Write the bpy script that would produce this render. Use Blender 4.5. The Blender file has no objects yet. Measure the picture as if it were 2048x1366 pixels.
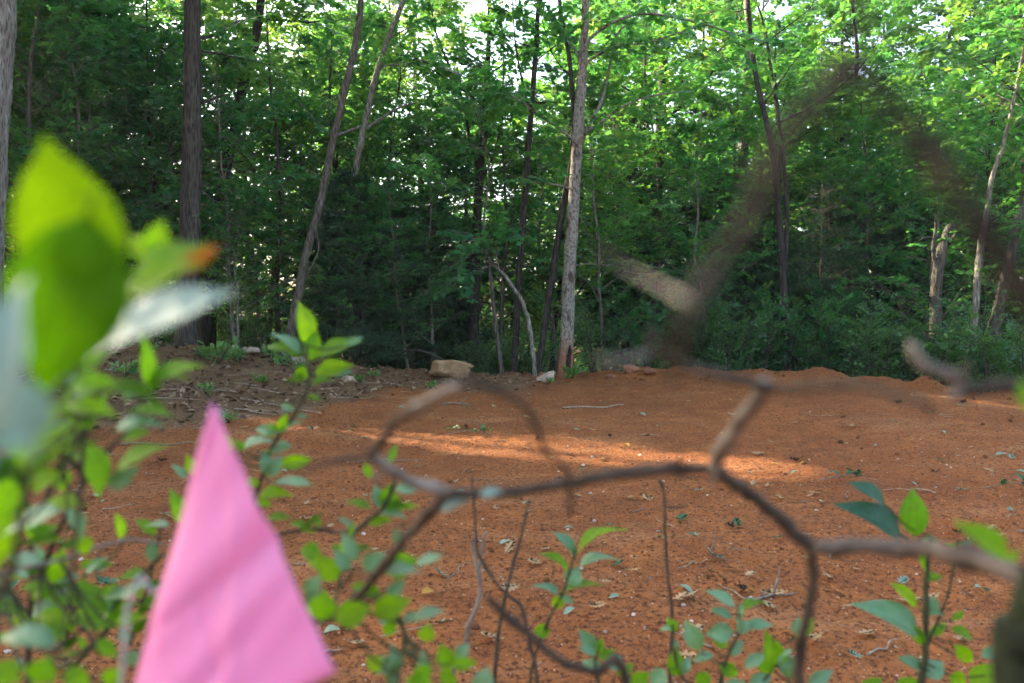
import bpy, math, random
import numpy as np
from mathutils import Vector, Matrix

# ------------------------------------------------------------------ camera, sky, sun, exposure
scene = bpy.context.scene
col = scene.collection
R = math.radians
CAM_H = 1.20
FPX = 28.0 / 36.0 * 2048.0
PITCH = -math.atan2(43.0, FPX)          # horizon a little above the middle
SUN_EL, SUN_AZ = R(29), R(-61)          # azimuth from +Y, towards +X
SUN = Vector((math.sin(SUN_AZ) * math.cos(SUN_EL), math.cos(SUN_AZ) * math.cos(SUN_EL), math.sin(SUN_EL)))

cam = bpy.data.cameras.new('camera')
cam.lens = 28.0; cam.sensor_width = 36.0
cam.clip_start = 0.02; cam.clip_end = 2000
cam.dof.use_dof = True; cam.dof.focus_distance = 11.0; cam.dof.aperture_fstop = 4.0
camo = bpy.data.objects.new('camera', cam); col.objects.link(camo)
camo.location = (0, 0, CAM_H); camo.rotation_euler = (R(90) + PITCH, 0, 0)
scene.camera = camo

world = bpy.data.worlds.new('World'); scene.world = world; world.use_nodes = True
wn = world.node_tree
sky = wn.nodes.new('ShaderNodeTexSky'); sky.sky_type = 'NISHITA'; sky.sun_disc = False
sky.sun_elevation = SUN_EL; sky.sun_rotation = SUN_AZ; sky.dust_density = 4.0; sky.air_density = 1.0; sky.ozone_density = 0.0
wn.links.new(sky.outputs[0], wn.nodes['Background'].inputs[0])
wn.nodes['Background'].inputs[1].default_value = 0.15

sl = bpy.data.lights.new('sun', 'SUN'); sl.energy = 5.0; sl.angle = R(0.8); sl.color = (1.0, 0.84, 0.62)
so = bpy.data.objects.new('sun', sl); col.objects.link(so)
so.rotation_euler = SUN.to_track_quat('Z', 'Y').to_euler()

vs = scene.view_settings
vs.view_transform = 'Standard'; vs.look = 'None'; vs.exposure = 2.55; vs.gamma = 1.0; vs.use_curve_mapping = False
scene.render.engine = 'CYCLES'
cy = scene.cycles
cy.max_bounces = 8; cy.diffuse_bounces = 6; cy.glossy_bounces = 1; cy.transmission_bounces = 6; cy.volume_bounces = 0; cy.transparent_max_bounces = 2
cy.caustics_reflective = False; cy.caustics_refractive = False
cy.use_denoising = True; cy.use_adaptive_sampling = True; cy.adaptive_threshold = 0.045

# ------------------------------------------------------------------ helpers
def P(px, py, d):
    """a point of the place from its bearing in the photograph (2048 px wide) and its distance"""
    x = (px - 1024) / FPX * d; u = (683 - py) / FPX * d
    c, s = math.cos(PITCH), math.sin(PITCH)
    return np.array((x, d * c - u * s, CAM_H + d * s + u * c))

def _hash(ix, iy, seed):
    h = (ix.astype(np.int64) * 374761393 + iy.astype(np.int64) * 668265263 + seed * 1442695041) & 0xffffffff
    h = ((h ^ (h >> 13)) * 1274126177) & 0xffffffff
    return ((h ^ (h >> 16)) & 0xffff) / 65535.0

def vnoise(x, y, seed=0):
    ix = np.floor(x); iy = np.floor(y); fx = x - ix; fy = y - iy
    fx = fx * fx * (3 - 2 * fx); fy = fy * fy * (3 - 2 * fy)
    a = _hash(ix, iy, seed); b = _hash(ix + 1, iy, seed); c = _hash(ix, iy + 1, seed); d = _hash(ix + 1, iy + 1, seed)
    return (a + (b - a) * fx) * (1 - fy) + (c + (d - c) * fx) * fy

def sstep(t):
    t = np.clip(t, 0, 1); return t * t * (3 - 2 * t)

CX = [-40, -14, -8, -6, -4.9, -3.6, -2.4, -1.2, 0.9, 2.5, 3.9, 5.5, 7.3, 10, 14, 40]
CZ = [1.0, .9, .80, .76, .70, .52, .32, .24, .20, .22, .36, .25, .08, -.05, -.2, -.3]
CY = [11, 11.3, 11.6, 12.0, 12.4, 12.9, 13.2, 13.3, 13.3, 13.2, 13.0, 12.4, 11.6, 10.8, 10, 9]

def ground_z(x, y):
    x = np.asarray(x, float); y = np.asarray(y, float)
    cz = np.interp(x, CX, CZ); yc = np.interp(x, CX, CY) + .5 * (vnoise(x * .7, x * 0 + 3.3, 5) - .5)
    t = sstep((y - 4.5) / (yc - 4.5))
    z = cz * t ** 1.4
    # rough clod ridge along the edge of the clearing
    z += np.exp(-((y - yc + .3) / .5) ** 2) * .20 * (vnoise(x * 2.1, y * 2.1, 9) + .6 * vnoise(x * 6, y * 6, 10) + .3 * vnoise(x * 15, y * 15, 11) - .55)
    # the ground falls away behind the edge, then levels out
    over = np.maximum(y - yc, 0)
    z -= np.minimum(over * .22, 2.2) * sstep(over / 1.2) + np.interp(x, [-8, -4], [-.0, 0.0]) * over
    z += np.interp(y, [36, 55, 75, 110, 900], [0, 2.6, 6.0, 7.0, 7.0])
    # leaf litter bank at the left
    z += .16 * np.exp(-(((x + 3.9) / 1.0) ** 2 + ((y - 8.6) / .8) ** 2))
    z += .10 * np.exp(-(((x + 2.0) / .5) ** 2 + ((y - 7.6) / .35) ** 2))
    # gentle waves, wheel-worn
    z += .06 * (vnoise(x * .6, y * .6, 1) - .5) + .030 * (vnoise(x * 2.2, y * 2.8, 2) - .5)
    return z

def ground_fine(x, y):
    clod = np.maximum(vnoise(x * 17, y * 17, 21) - .62, 0) * .085
    return (.014 * (vnoise(x * 7, y * 9, 3) - .5) + clod * vnoise(x * 2, y * 2, 22)
            + .011 * (vnoise(x * 26, y * 26, 4) - .5) + .007 * (vnoise(x * 60, y * 60, 6) - .5))

def gz(x, y):
    return float(ground_z(x, y) + ground_fine(np.asarray(float(x)), np.asarray(float(y))))

def new_mesh(name, v, f, mat=None, smooth=False, attr=None):
    """v (n,3), f (m,3) or (m,4) int array -> mesh datablock; attr = (name, per-face floats)"""
    v = np.ascontiguousarray(v, np.float32); f = np.ascontiguousarray(f, np.int32)
    k = f.shape[1]; me = bpy.data.meshes.new(name)
    me.vertices.add(len(v)); me.vertices.foreach_set('co', v.ravel())
    me.loops.add(f.size); me.loops.foreach_set('vertex_index', f.ravel())
    me.polygons.add(len(f)); me.polygons.foreach_set('loop_start', np.arange(0, f.size, k, dtype=np.int32))
    if smooth: me.polygons.foreach_set('use_smooth', np.ones(len(f), bool))
    if attr is not None:
        for nm, vals in attr:
            a = me.attributes.new(nm, 'FLOAT', 'FACE' if len(vals) == len(f) else 'POINT')
            a.data.foreach_set('value', np.ascontiguousarray(vals, np.float32))
    me.update(calc_edges=True)
    if mat: me.materials.append(mat)
    return me

def link(name, data, parent=None, loc=None, rotz=0.0, scale=1.0):
    o = bpy.data.objects.new(name, data); col.objects.link(o)
    if parent is not None: o.parent = parent
    if loc is not None: o.location = loc
    if rotz: o.rotation_euler = (0, 0, rotz)
    if scale != 1.0: o.scale = (scale,) * 3
    return o

def tag(o, label=None, cat=None, group=None, kind=None):
    if label: o['label'] = label
    if cat: o['category'] = cat
    if group: o['group'] = group
    if kind: o['kind'] = kind
    return o

class Geo:
    """collects triangles"""
    def __init__(s): s.v = []; s.f = []; s.n = 0; s.a = []
    def add(s, v, f, a=None):
        v = np.asarray(v, np.float32).reshape(-1, 3); f = np.asarray(f, np.int32).reshape(-1, 3)
        s.v.append(v); s.f.append(f + s.n); s.n += len(v)
        s.a.append(np.full(len(f), 0.5, np.float32) if a is None else np.asarray(a, np.float32))
    def mesh(s, name, mat, smooth=False):
        return new_mesh(name, np.concatenate(s.v), np.concatenate(s.f), mat, smooth, [('tint', np.concatenate(s.a))])

def smooth_path(pts, sub=4):
    pts = np.asarray(pts, float)
    if len(pts) < 3: 
        return np.array([pts[0] + (pts[-1] - pts[0]) * t for t in np.linspace(0, 1, sub + 1)])
    p = np.vstack([2 * pts[0] - pts[1], pts, 2 * pts[-1] - pts[-2]]); out = []
    for i in range(1, len(p) - 2):
        for t in np.arange(sub) / sub:
            a, b, c, d = p[i - 1], p[i], p[i + 1], p[i + 2]
            out.append(.5 * (2 * b + (c - a) * t + (2 * a - 5 * b + 4 * c - d) * t * t + (3 * b - a - 3 * c + d) * t ** 3))
    out.append(p[-2]); return np.array(out)

def tube(geo, pts, radii, sides=6, cap=True, wob=0.0, rng=None):
    pts = np.asarray(pts, float); n = len(pts); radii = np.broadcast_to(np.asarray(radii, float), (n,))
    tg = np.gradient(pts, axis=0); tg /= np.linalg.norm(tg, axis=1)[:, None] + 1e-9
    ref = np.array((0., 0., 1.)) if abs(tg[0][2]) < .8 else np.array((1., 0., 0.))
    u = np.cross(tg[0], ref); u /= np.linalg.norm(u)
    v = []; ang = np.arange(sides) * 2 * math.pi / sides
    for i in range(n):
        u = u - tg[i] * (u @ tg[i]); u /= np.linalg.norm(u) + 1e-9; w = np.cross(tg[i], u)
        r = radii[i] * (1 + (wob * (rng.random(sides) - .5) if wob else 0))
        v.append(pts[i] + (np.cos(ang) * r)[:, None] * u + (np.sin(ang) * r)[:, None] * w)
    v = np.concatenate(v); f = []
    i, j = np.meshgrid(np.arange(n - 1), np.arange(sides), indexing='ij'); i = i.ravel(); j = j.ravel(); j2 = (j + 1) % sides
    a, b, c, d = i * sides + j, i * sides + j2, (i + 1) * sides + j2, (i + 1) * sides + j
    f = np.concatenate([np.stack([a, b, c], 1), np.stack([a, c, d], 1)])
    if cap:
        v = np.vstack([v, pts[-1] + tg[-1] * radii[-1] * .6, pts[0]])
        k = n * sides; jj = np.arange(sides); j2 = (jj + 1) % sides
        f = np.vstack([f, np.stack([(n - 1) * sides + jj, (n - 1) * sides + j2, np.full(sides, k)], 1), np.stack([j2, jj, np.full(sides, k + 1)], 1)])
    geo.add(v, f)

def frames(ey, nhint):
    ey = ey / (np.linalg.norm(ey, axis=1)[:, None] + 1e-9)
    ex = np.cross(ey, nhint); ex /= np.linalg.norm(ex, axis=1)[:, None] + 1e-9
    return ex, ey, np.cross(ex, ey)

def batch(geo, tv, tf, o, ex, ey, ez, s, tint, wscale=1.0):
    n = len(o); s = np.asarray(s)[:, None, None]
    v = o[:, None, :] + s * (tv[None, :, 0, None] * ex[:, None, :] * wscale + tv[None, :, 1, None] * ey[:, None, :] + tv[None, :, 2, None] * ez[:, None, :])
    f = tf[None] + (np.arange(n) * len(tv))[:, None, None]
    geo.add(v.reshape(-1, 3), f.reshape(-1, 3), np.repeat(tint, len(tf)))

# leaf outlines: x width, y length, z normal
MAPLE = (np.array([(0, 0, 0), (.22, .10, -.02), (.50, .34, -.08), (.28, .50, .0), (.36, .74, -.05), (.12, .70, .02), (0, 1.05, -.08),
                   (-.12, .70, .02), (-.36, .74, -.05), (-.28, .50, 0), (-.50, .34, -.08), (-.22, .10, -.02), (0, .42, .05)]),
         np.array([(12, i, (i + 1) % 12) for i in range(12)]))
OVAL6 = (np.array([(0, 0, 0), (.24, .32, .05), (.21, .66, .04), (0, 1, -.06), (-.21, .66, .04), (-.24, .32, .05), (0, .5, -.02)]),
         np.array([(6, i, (i + 1) % 6) for i in range(6)]))
KITE = (np.array([(0, 0, 0), (.33, .45, .06), (0, 1, -.05), (-.33, .45, .06)]), np.array([(0, 1, 2), (0, 2, 3)]))
TRI3 = (np.array([(0, 0, 0), (.42, .38, .04), (.16, .55, 0), (0, 1, -.06), (-.16, .55, 0), (-.42, .38, .04)]),
        np.array([(0, 1, 2), (0, 2, 3), (0, 3, 4), (0, 4, 5)]))
NEEDLE = (np.array([(-.03, 0, 0), (.03, 0, 0), (0, 1, 0)]), np.array([(0, 1, 2)]))

# ------------------------------------------------------------------ materials
def nmat(name):
    m = bpy.data.materials.new(name); m.use_nodes = True
    nt = m.node_tree; nt.nodes.clear()
    out = nt.nodes.new('ShaderNodeOutputMaterial')
    return m, nt, out

def N(nt, kind, **kw):
    n = nt.nodes.new(kind)
    for k, v in kw.items():
        if k.startswith('i_'): 
            key = k[2:]; key = int(key) if key.isdigit() else key
            n.inputs[key].default_value = v
        else: setattr(n, k, v)
    return n

def ramp(nt, fac, stops):
    r = nt.nodes.new('ShaderNodeValToRGB'); e = r.color_ramp.elements
    while len(e) < len(stops): e.new(.5)
    for el, (p, c) in zip(e, stops):
        el.position = p; el.color = (c, c, c, 1) if isinstance(c, (int, float)) else (*c, 1)
    nt.links.new(fac, r.inputs[0]); return r.outputs[0]

def mix(nt, fac, a, b, mode='MIX'):
    m = nt.nodes.new('ShaderNodeMix'); m.data_type = 'RGBA'; m.blend_type = mode
    for s, v in ((m.inputs[0], fac), (m.inputs[6], a), (m.inputs[7], b)):
        if hasattr(v, 'is_linked'): nt.links.new(v, s)
        elif isinstance(v, (int, float)): s.default_value = v
        else: s.default_value = (*v, 1)
    return m.outputs[2]

def noise(nt, vec, scale, detail=3, rough=.55):
    n = N(nt, 'ShaderNodeTexNoise', i_Scale=scale, i_Detail=detail, i_Roughness=rough)
    if vec is not None: nt.links.new(vec, n.inputs['Vector'])
    return n.outputs['Fac']

def coords(nt, which='Object', scale=(1, 1, 1)):
    t = nt.nodes.new('ShaderNodeTexCoord'); m = nt.nodes.new('ShaderNodeMapping')
    m.inputs['Scale'].default_value = scale; nt.links.new(t.outputs[which], m.inputs[0]); return m.outputs[0]

def leaf_mat(name, stops, trans, gloss=.35, rough=.45, tmix=.42, tstops=None, veins=False):
    m, nt, out = nmat(name)
    a = N(nt, 'ShaderNodeAttribute', attribute_name='tint')
    oi = nt.nodes.new('ShaderNodeObjectInfo')
    ad = N(nt, 'ShaderNodeMath', operation='ADD'); nt.links.new(a.outputs['Fac'], ad.inputs[0])
    mu = N(nt, 'ShaderNodeMath', operation='MULTIPLY_ADD', i_1=.5, i_2=-.25); nt.links.new(oi.outputs['Random'], mu.inputs[0]); nt.links.new(mu.outputs[0], ad.inputs[1])
    c = ramp(nt, ad.outputs[0], stops); t = ramp(nt, ad.outputs[0], trans)
    p = N(nt, 'ShaderNodeBsdfPrincipled', i_Roughness=rough); p.inputs['Specular IOR Level'].default_value = gloss
    nt.links.new(c, p.inputs['Base Color'])
    if veins:
        vec = coords(nt, 'Object')
        sx = nt.nodes.new('ShaderNodeSeparateXYZ'); nt.links.new(vec, sx.inputs[0]); ab = N(nt, 'ShaderNodeMath', operation='ABSOLUTE'); nt.links.new(sx.outputs[0], ab.inputs[0])
        my = N(nt, 'ShaderNodeMath', operation='MULTIPLY_ADD', i_1=-1.3); nt.links.new(ab.outputs[0], my.inputs[0]); nt.links.new(sx.outputs[1], my.inputs[2])
        mw = N(nt, 'ShaderNodeMath', operation='PINGPONG', i_1=.055); nt.links.new(my.outputs[0], mw.inputs[0])
        sv = ramp(nt, mw.outputs[0], [(.0, .55), (.012, 0.0)]); mr = ramp(nt, ab.outputs[0], [(.006, .8), (.016, 0.0)])
        dk = mix(nt, 1.0, c, (.62, .70, .6), 'MULTIPLY'); bl = ramp(nt, noise(nt, vec, 4.5, 4, .6), [(.45, 0.0), (.7, .8)])
        c = mix(nt, bl, c, dk); t = mix(nt, bl, t, mix(nt, 1.0, t, (.6, .65, .5), 'MULTIPLY'))
        br = mix(nt, 1.0, c, (1.9, 1.6, 1.8), 'MULTIPLY'); c = mix(nt, mix(nt, 1.0, sv, mr, 'LIGHTEN'), c, br)
        nt.links.new(c, p.inputs['Base Color'])
        nz = noise(nt, vec, 6, 3); b = N(nt, 'ShaderNodeBump', i_Strength=.25, i_Distance=.05); nt.links.new(nz, b.inputs['Height']); nt.links.new(b.outputs[0], p.inputs['Normal'])
    tr = nt.nodes.new('ShaderNodeBsdfTranslucent'); nt.links.new(t, tr.inputs[0])
    ms = N(nt, 'ShaderNodeMixShader', i_0=tmix); nt.links.new(p.outputs[0], ms.inputs[1]); nt.links.new(tr.outputs[0], ms.inputs[2])
    nt.links.new(ms.outputs[0], out.inputs[0]); return m

def bark_mat(name, dark, light, patch=None, zs=2.2, sc=16, bump=.8, mud=None, patch_at=.56):
    m, nt, out = nmat(name)
    v = coords(nt, 'Object', (1, 1, zs / sc))
    n1 = noise(nt, v, sc, 5, .6); v2 = coords(nt, 'Object', (1, 1, .35))
    n2 = noise(nt, v2, sc * .45, 4, .65); n3 = noise(nt, coords(nt, 'Object', (1, 1, .6)), 3.2, 3, .6)
    vo = N(nt, 'ShaderNodeTexVoronoi', i_Scale=sc * 1.3); nt.links.new(v, vo.inputs['Vector'])
    h = mix(nt, .5, n1, vo.outputs['Distance'])
    c = ramp(nt, h, [(.34, dark), (.58, light)])
    c = mix(nt, ramp(nt, n3, [(.35, 0.0), (.7, .45)]), c, tuple(x * .62 for x in light))
    if patch: c = mix(nt, ramp(nt, n2, [(patch_at - .05, 0.0), (patch_at + .04, 1.0)]), c, patch)
    if mud:
        sp = nt.nodes.new('ShaderNodeSeparateXYZ'); nt.links.new(coords(nt, 'Object'), sp.inputs[0])
        ma = N(nt, 'ShaderNodeMath', operation='MULTIPLY_ADD', i_1=.45); nt.links.new(n2, ma.inputs[0]); nt.links.new(sp.outputs[2], ma.inputs[2])
        c = mix(nt, ramp(nt, ma.outputs[0], [(.45, .85), (.95, 0.0)]), c, mud)
    p = N(nt, 'ShaderNodeBsdfPrincipled', i_Roughness=.9); p.inputs['Specular IOR Level'].default_value = .2
    b = N(nt, 'ShaderNodeBump', i_Strength=bump, i_Distance=.03); nt.links.new(h, b.inputs['Height'])
    nt.links.new(c, p.inputs['Base Color']); nt.links.new(b.outputs[0], p.inputs['Normal']); nt.links.new(p.outputs[0], out.inputs[0])
    return m

def plain_mat(name, c1, c2, sc=20, rough=.85, bump=.4, rnd=True, spec=.25, dist=.01):
    m, nt, out = nmat(name); v = coords(nt, 'Object')
    n1 = noise(nt, v, sc, 5, .6); c = mix(nt, ramp(nt, n1, [(.3, 0.0), (.7, 1.0)]), c1, c2)
    if rnd:
        oi = nt.nodes.new('ShaderNodeObjectInfo'); c = mix(nt, 1.0, c, ramp(nt, oi.outputs['Random'], [(0, .65), (1, 1.2)]), 'MULTIPLY')
    a = N(nt, 'ShaderNodeAttribute', attribute_name='tint')
    p = N(nt, 'ShaderNodeBsdfPrincipled', i_Roughness=rough); p.inputs['Specular IOR Level'].default_value = spec
    b = N(nt, 'ShaderNodeBump', i_Strength=bump, i_Distance=dist); nt.links.new(n1, b.inputs['Height'])
    nt.links.new(c, p.inputs['Base Color']); nt.links.new(b.outputs[0], p.inputs['Normal']); nt.links.new(p.outputs[0], out.inputs[0])
    return m

GREENS = [(.0, (.014, .082, .032)), (.35, (.028, .142, .046)), (.7, (.052, .195, .042)), (1., (.110, .255, .038))]
GTRANS = [(.0, (.06, .27, .05)), (.4, (.12, .40, .06)), (.75, (.20, .49, .06)), (1., (.36, .57, .06))]
M_MAPLE = leaf_mat('maple_leaf', GREENS, GTRANS, gloss=.32, rough=.40)
M_OAK = leaf_mat('oak_leaf', [(0, (.022, .080, .034)), (.5, (.042, .145, .044)), (1, (.095, .215, .042))],
                 [(0, (.08, .26, .04)), (.5, (.17, .42, .05)), (1, (.36, .54, .06))], gloss=.3, rough=.4, tmix=.45)
M_PINE = leaf_mat('pine_needle', [(0, (.018, .052, .023)), (.6, (.032, .081, .032)), (1, (.063, .121, .034))],
                  [(0, (.023, .069, .017)), (1, (.081, .149, .023))], gloss=.25, rough=.5, tmix=.22)
M_BUSH = leaf_mat('bush_leaf', [(0, (.025, .094, .037)), (.5, (.050, .144, .050)), (1, (.094, .206, .053))],
                  [(0, (.075, .250, .037)), (1, (.213, .450, .050))], gloss=.5, rough=.36, tmix=.38)
M_FORE = leaf_mat('shrub_leaf', [(0, (.047, .133, .019)), (.5, (.086, .218, .005)), (1, (.164, .320, .006))],
                  [(0, (.094, .296, .001)), (.5, (.234, .562, .001)), (1, (.468, .749, .004))], gloss=.22, rough=.40, tmix=.5, veins=True)
M_FOREPALE = leaf_mat('shrub_leaf_waxy', [(0, (.038, .125, .045)), (.5, (.066, .185, .070)), (1, (.140, .285, .120))],
                      [(0, (.07, .20, .03)), (1, (.15, .34, .05))], gloss=.9, rough=.36, tmix=.25, veins=True)
M_FORENEAR = leaf_mat('shrub_leaf_matt', [(0, (.085, .190, .001)), (1, (.120, .240, .001))], [(0, (.22, .44, .0)), (1, (.30, .52, .001))], gloss=.06, rough=.6, tmix=.5, veins=True)
M_FOREDARK = leaf_mat('shrub_leaf_dark_shaded', [(0, (.032, .100, .001)), (1, (.042, .115, .001))], [(0, (.07, .21, .0)), (1, (.09, .25, .001))], gloss=.10, rough=.5, tmix=.45, veins=True)  # overlapped leaf's shade put into the colour; also mixed in as darker green
M_FORETEAL = leaf_mat('shrub_leaf_bluish', [(0, (.010, .060, .030)), (1, (.022, .090, .045))], [(0, (.03, .12, .03)), (1, (.06, .17, .04))], gloss=.5, rough=.42, tmix=.3, veins=True)
M_SKYSHEEN = leaf_mat('shrub_leaf_sky_sheen', [(0, (.13, .23, .185)), (1, (.18, .28, .235))], [(0, (.06, .15, .07)), (1, (.1, .2, .1))], gloss=.6, rough=.42, tmix=.2, veins=True)  # sky reflection on the near leaves put into a paler base colour
M_GHOST = plain_mat('dark_twig', (.006, .004, .003), (.024, .016, .011), 60, rnd=False)
M_WITHER = leaf_mat('withered_leaf', [(0, (.16, .050, .012)), (1, (.30, .11, .02))], [(0, (.32, .09, .01)), (1, (.50, .18, .02))], gloss=.3, rough=.5, tmix=.4, veins=True)
M_OAKBARK = bark_mat('oak_bark', (.006, .0055, .0045), (.064, .057, .045), patch=(.07, .08, .06), patch_at=.68, sc=34, zs=4.5, bump=1.0)
M_GREYBARK = bark_mat('grey_bark', (.050, .043, .034), (.19, .172, .14), patch=(.25, .26, .22), zs=6, sc=30, patch_at=.60)
M_PALEBARK = bark_mat('pale_bark', (.075, .066, .052), (.235, .218, .182), patch=(.050, .037, .028), zs=14, sc=22, bump=.5, mud=(.24, .10, .045), patch_at=.60)
M_DARKBARK = bark_mat('dark_bark', (.008, .007, .006), (.046, .040, .031), patch=(.06, .07, .045), patch_at=.64, sc=28, zs=5)
M_BROWNBARK = bark_mat('brown_bark', (.022, .019, .015), (.098, .086, .067), patch=(.13, .132, .108), patch_at=.63, sc=28, zs=6)
M_TWIG = plain_mat('grey_twig', (.020, .014, .009), (.070, .052, .036), 60, rnd=False)
M_TWIGPALE = plain_mat('pale_highlit_twig', (.070, .056, .044), (.24, .205, .17), 45, rnd=False)  # pale wood; on the crooked branches also a highlight put into the colour
M_STEM = plain_mat('green_stem', (.018, .016, .010), (.050, .056, .020), 60, rnd=False)
M_TWIGMID = plain_mat('weathered_twig', (.035, .026, .020), (.135, .108, .085), 55, rnd=False)
M_MOSSY = plain_mat('mossy_stem', (.006, .007, .004), (.022, .034, .012), 50, rnd=False)
M_SCAR = plain_mat('charred_scar', (.006, .005, .005), (.03, .02, .016), 30, rnd=False)

# ground: red clay with sandy patches, grit, dark crumbs, and brown duff where leaves rot
M_GROUND, nt, out = nmat('red_clay')
v = coords(nt, 'Object')
big = noise(nt, v, .55, 4, .6); med = noise(nt, v, 3.5, 5, .65); fin = noise(nt, v, 38, 4, .7); fin2 = noise(nt, v, 140, 2, .6)
vx = coords(nt, 'Object', (.55, 1.6, 1)); strk = noise(nt, vx, 1.1, 4, .6)
c = mix(nt, ramp(nt, med, [(.30, 0.0), (.70, 1.0)]), (.190, .060, .016), (.315, .117, .034))
c = mix(nt, ramp(nt, strk, [(.54, 0.0), (.72, .6)]), c, (.36, .18, .08))
c = mix(nt, ramp(nt, big, [(.48, 0.0), (.68, .65)]), c, (.150, .046, .014))
c = mix(nt, ramp(nt, fin, [(.38, .95), (.51, 0.0)]), c, (.070, .024, .009))
c = mix(nt, ramp(nt, fin2, [(.58, 0.0), (.70, .6)]), c, (.40, .205, .115))
vo = N(nt, 'ShaderNodeTexVoronoi', i_Scale=55.0); nt.links.new(v, vo.inputs['Vector'])
sel = N(nt, 'ShaderNodeSeparateColor'); nt.links.new(vo.outputs['Color'], sel.inputs[0])
g1 = ramp(nt, vo.outputs['Distance'], [(.18, 1.0), (.26, 0.0)]); g2 = ramp(nt, sel.outputs[0], [(.90, 0.0), (.93, 1.0)])
c = mix(nt, mix(nt, 1.0, g1, g2, 'MULTIPLY'), c, (.42, .28, .19))
at = N(nt, 'ShaderNodeAttribute', attribute_name='litter')
duff = mix(nt, ramp(nt, fin, [(.35, 0.0), (.65, 1.0)]), (.055, .027, .012), (.21, .122, .060))
duff = mix(nt, ramp(nt, med, [(.5, 0.0), (.75, .6)]), duff, (.30, .185, .100))
lm = N(nt, 'ShaderNodeMath', operation='ADD'); nt.links.new(at.outputs['Fac'], lm.inputs[0])
lm2 = N(nt, 'ShaderNodeMath', operation='MULTIPLY_ADD', i_1=.8, i_2=-.4); nt.links.new(med, lm2.inputs[0]); nt.links.new(lm2.outputs[0], lm.inputs[1])
c = mix(nt, ramp(nt, lm.outputs[0], [(.38, 0.0), (.62, 1.0)]), c, duff)
p = N(nt, 'ShaderNodeBsdfPrincipled', i_Roughness=.95); p.inputs['Specular IOR Level'].default_value = .15
hm = mix(nt, .35, fin, med); b = N(nt, 'ShaderNodeBump', i_Strength=1.0, i_Distance=.03); nt.links.new(hm, b.inputs['Height'])
b2 = N(nt, 'ShaderNodeBump', i_Strength=.5, i_Distance=.006); nt.links.new(fin2, b2.inputs['Height']); nt.links.new(b.outputs[0], b2.inputs['Normal'])
nt.links.new(c, p.inputs['Base Color']); nt.links.new(b2.outputs[0], p.inputs['Normal']); nt.links.new(p.outputs[0], out.inputs[0])

M_ROCK = plain_mat('sandy_rock', (.13, .070, .032), (.31, .20, .105), 7, bump=.9, rnd=False, dist=.03)
M_ROCKPALE = plain_mat('pale_rock', (.25, .17, .115), (.48, .38, .29), 14, bump=.8, dist=.02)
M_ROCKRED = plain_mat('red_rock', (.15, .055, .028), (.27, .12, .065), 14, bump=.8, dist=.02)
M_QUARTZ = plain_mat('quartz_pebble', (.26, .18, .13), (.58, .50, .43), 30, bump=.3)
M_GRIT = plain_mat('grit', (.20, .10, .055), (.44, .32, .23), 8, bump=.2, rnd=False)
M_CLOD = plain_mat('clay_clod', (.10, .034, .012), (.22, .080, .026), 25, bump=.8)
M_DRYLEAF = leaf_mat('dry_leaf', [(0, (.34, .21, .10)), (.5, (.52, .38, .22)), (1, (.66, .54, .38))], [(0, (.1, .06, .03)), (1, (.25, .18, .1))], gloss=.2, rough=.6, tmix=.15)
M_GREYLEAF = leaf_mat('rotting_leaf', [(0, (.045, .024, .014)), (.5, (.14, .080, .042)), (1, (.34, .24, .15))], [(0, (.05, .03, .02)), (1, (.1, .08, .05))], gloss=.3, rough=.5, tmix=.12)
M_PALELEAF = leaf_mat('pale_green_leaf', [(0, (.14, .22, .15)), (1, (.36, .46, .37))], [(0, (.08, .15, .06)), (1, (.15, .25, .1))], gloss=.4, rough=.45, tmix=.15)
M_FALLGREEN = leaf_mat('fallen_green_leaf', [(0, (.03, .09, .035)), (1, (.09, .19, .06))], [(0, (.06, .16, .03)), (1, (.15, .3, .05))], gloss=.4, rough=.42, tmix=.2)
M_YELLOWLEAF = leaf_mat('yellow_leaf', [(0, (.36, .19, .03)), (1, (.55, .40, .08))], [(0, (.3, .2, .03)), (1, (.4, .3, .05))], gloss=.3, rough=.5, tmix=.2)
M_STICK = plain_mat('dead_stick', (.13, .085, .055), (.33, .26, .19), 40)

m, nt, out = nmat('pink_vinyl'); M_FLAG = m
p = N(nt, 'ShaderNodeBsdfPrincipled', i_Roughness=.42); p.inputs['Base Color'].default_value = (.80, .30, .56, 1); p.inputs['Specular IOR Level'].default_value = .5
tr = nt.nodes.new('ShaderNodeBsdfTranslucent'); tr.inputs[0].default_value = (.9, .26, .52, 1)
nz = noise(nt, coords(nt, 'Object'), 22, 2); b = N(nt, 'ShaderNodeBump', i_Strength=.15, i_Distance=.01); nt.links.new(nz, b.inputs['Height']); nt.links.new(b.outputs[0], p.inputs['Normal'])
ms = N(nt, 'ShaderNodeMixShader', i_0=.35); nt.links.new(p.outputs[0], ms.inputs[1]); nt.links.new(tr.outputs[0], ms.inputs[2]); nt.links.new(ms.outputs[0], out.inputs[0])
M_WIRE = plain_mat('steel_wire', (.25, .25, .26), (.4, .4, .4), 30, rough=.4, rnd=False)

# ------------------------------------------------------------------ the ground
def litter_mask(x, y):
    yc = np.interp(x, CX, CY)
    m = np.clip((y - yc) / .8 + .35, 0, 1) * np.where(x < -1.5, 1, sstep((y - yc - .1) / .5))
    bank = sstep((-x - 1.0 - .55 * np.maximum(10.5 - y, 0) * .9) / 1.4) * sstep((y - 7.0) / 1.2) * .85
    bank = np.maximum(bank, .95 * np.exp(-(((x + 3.9) / 1.15) ** 2 + ((y - 8.7) / .9) ** 2) * 1.2))
    bank = np.maximum(bank, .60 * sstep((y - 10.2) / 1.4) * sstep((1.2 - x) / 1.2))
    return np.clip(np.maximum(m, bank), 0, 1)

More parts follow.
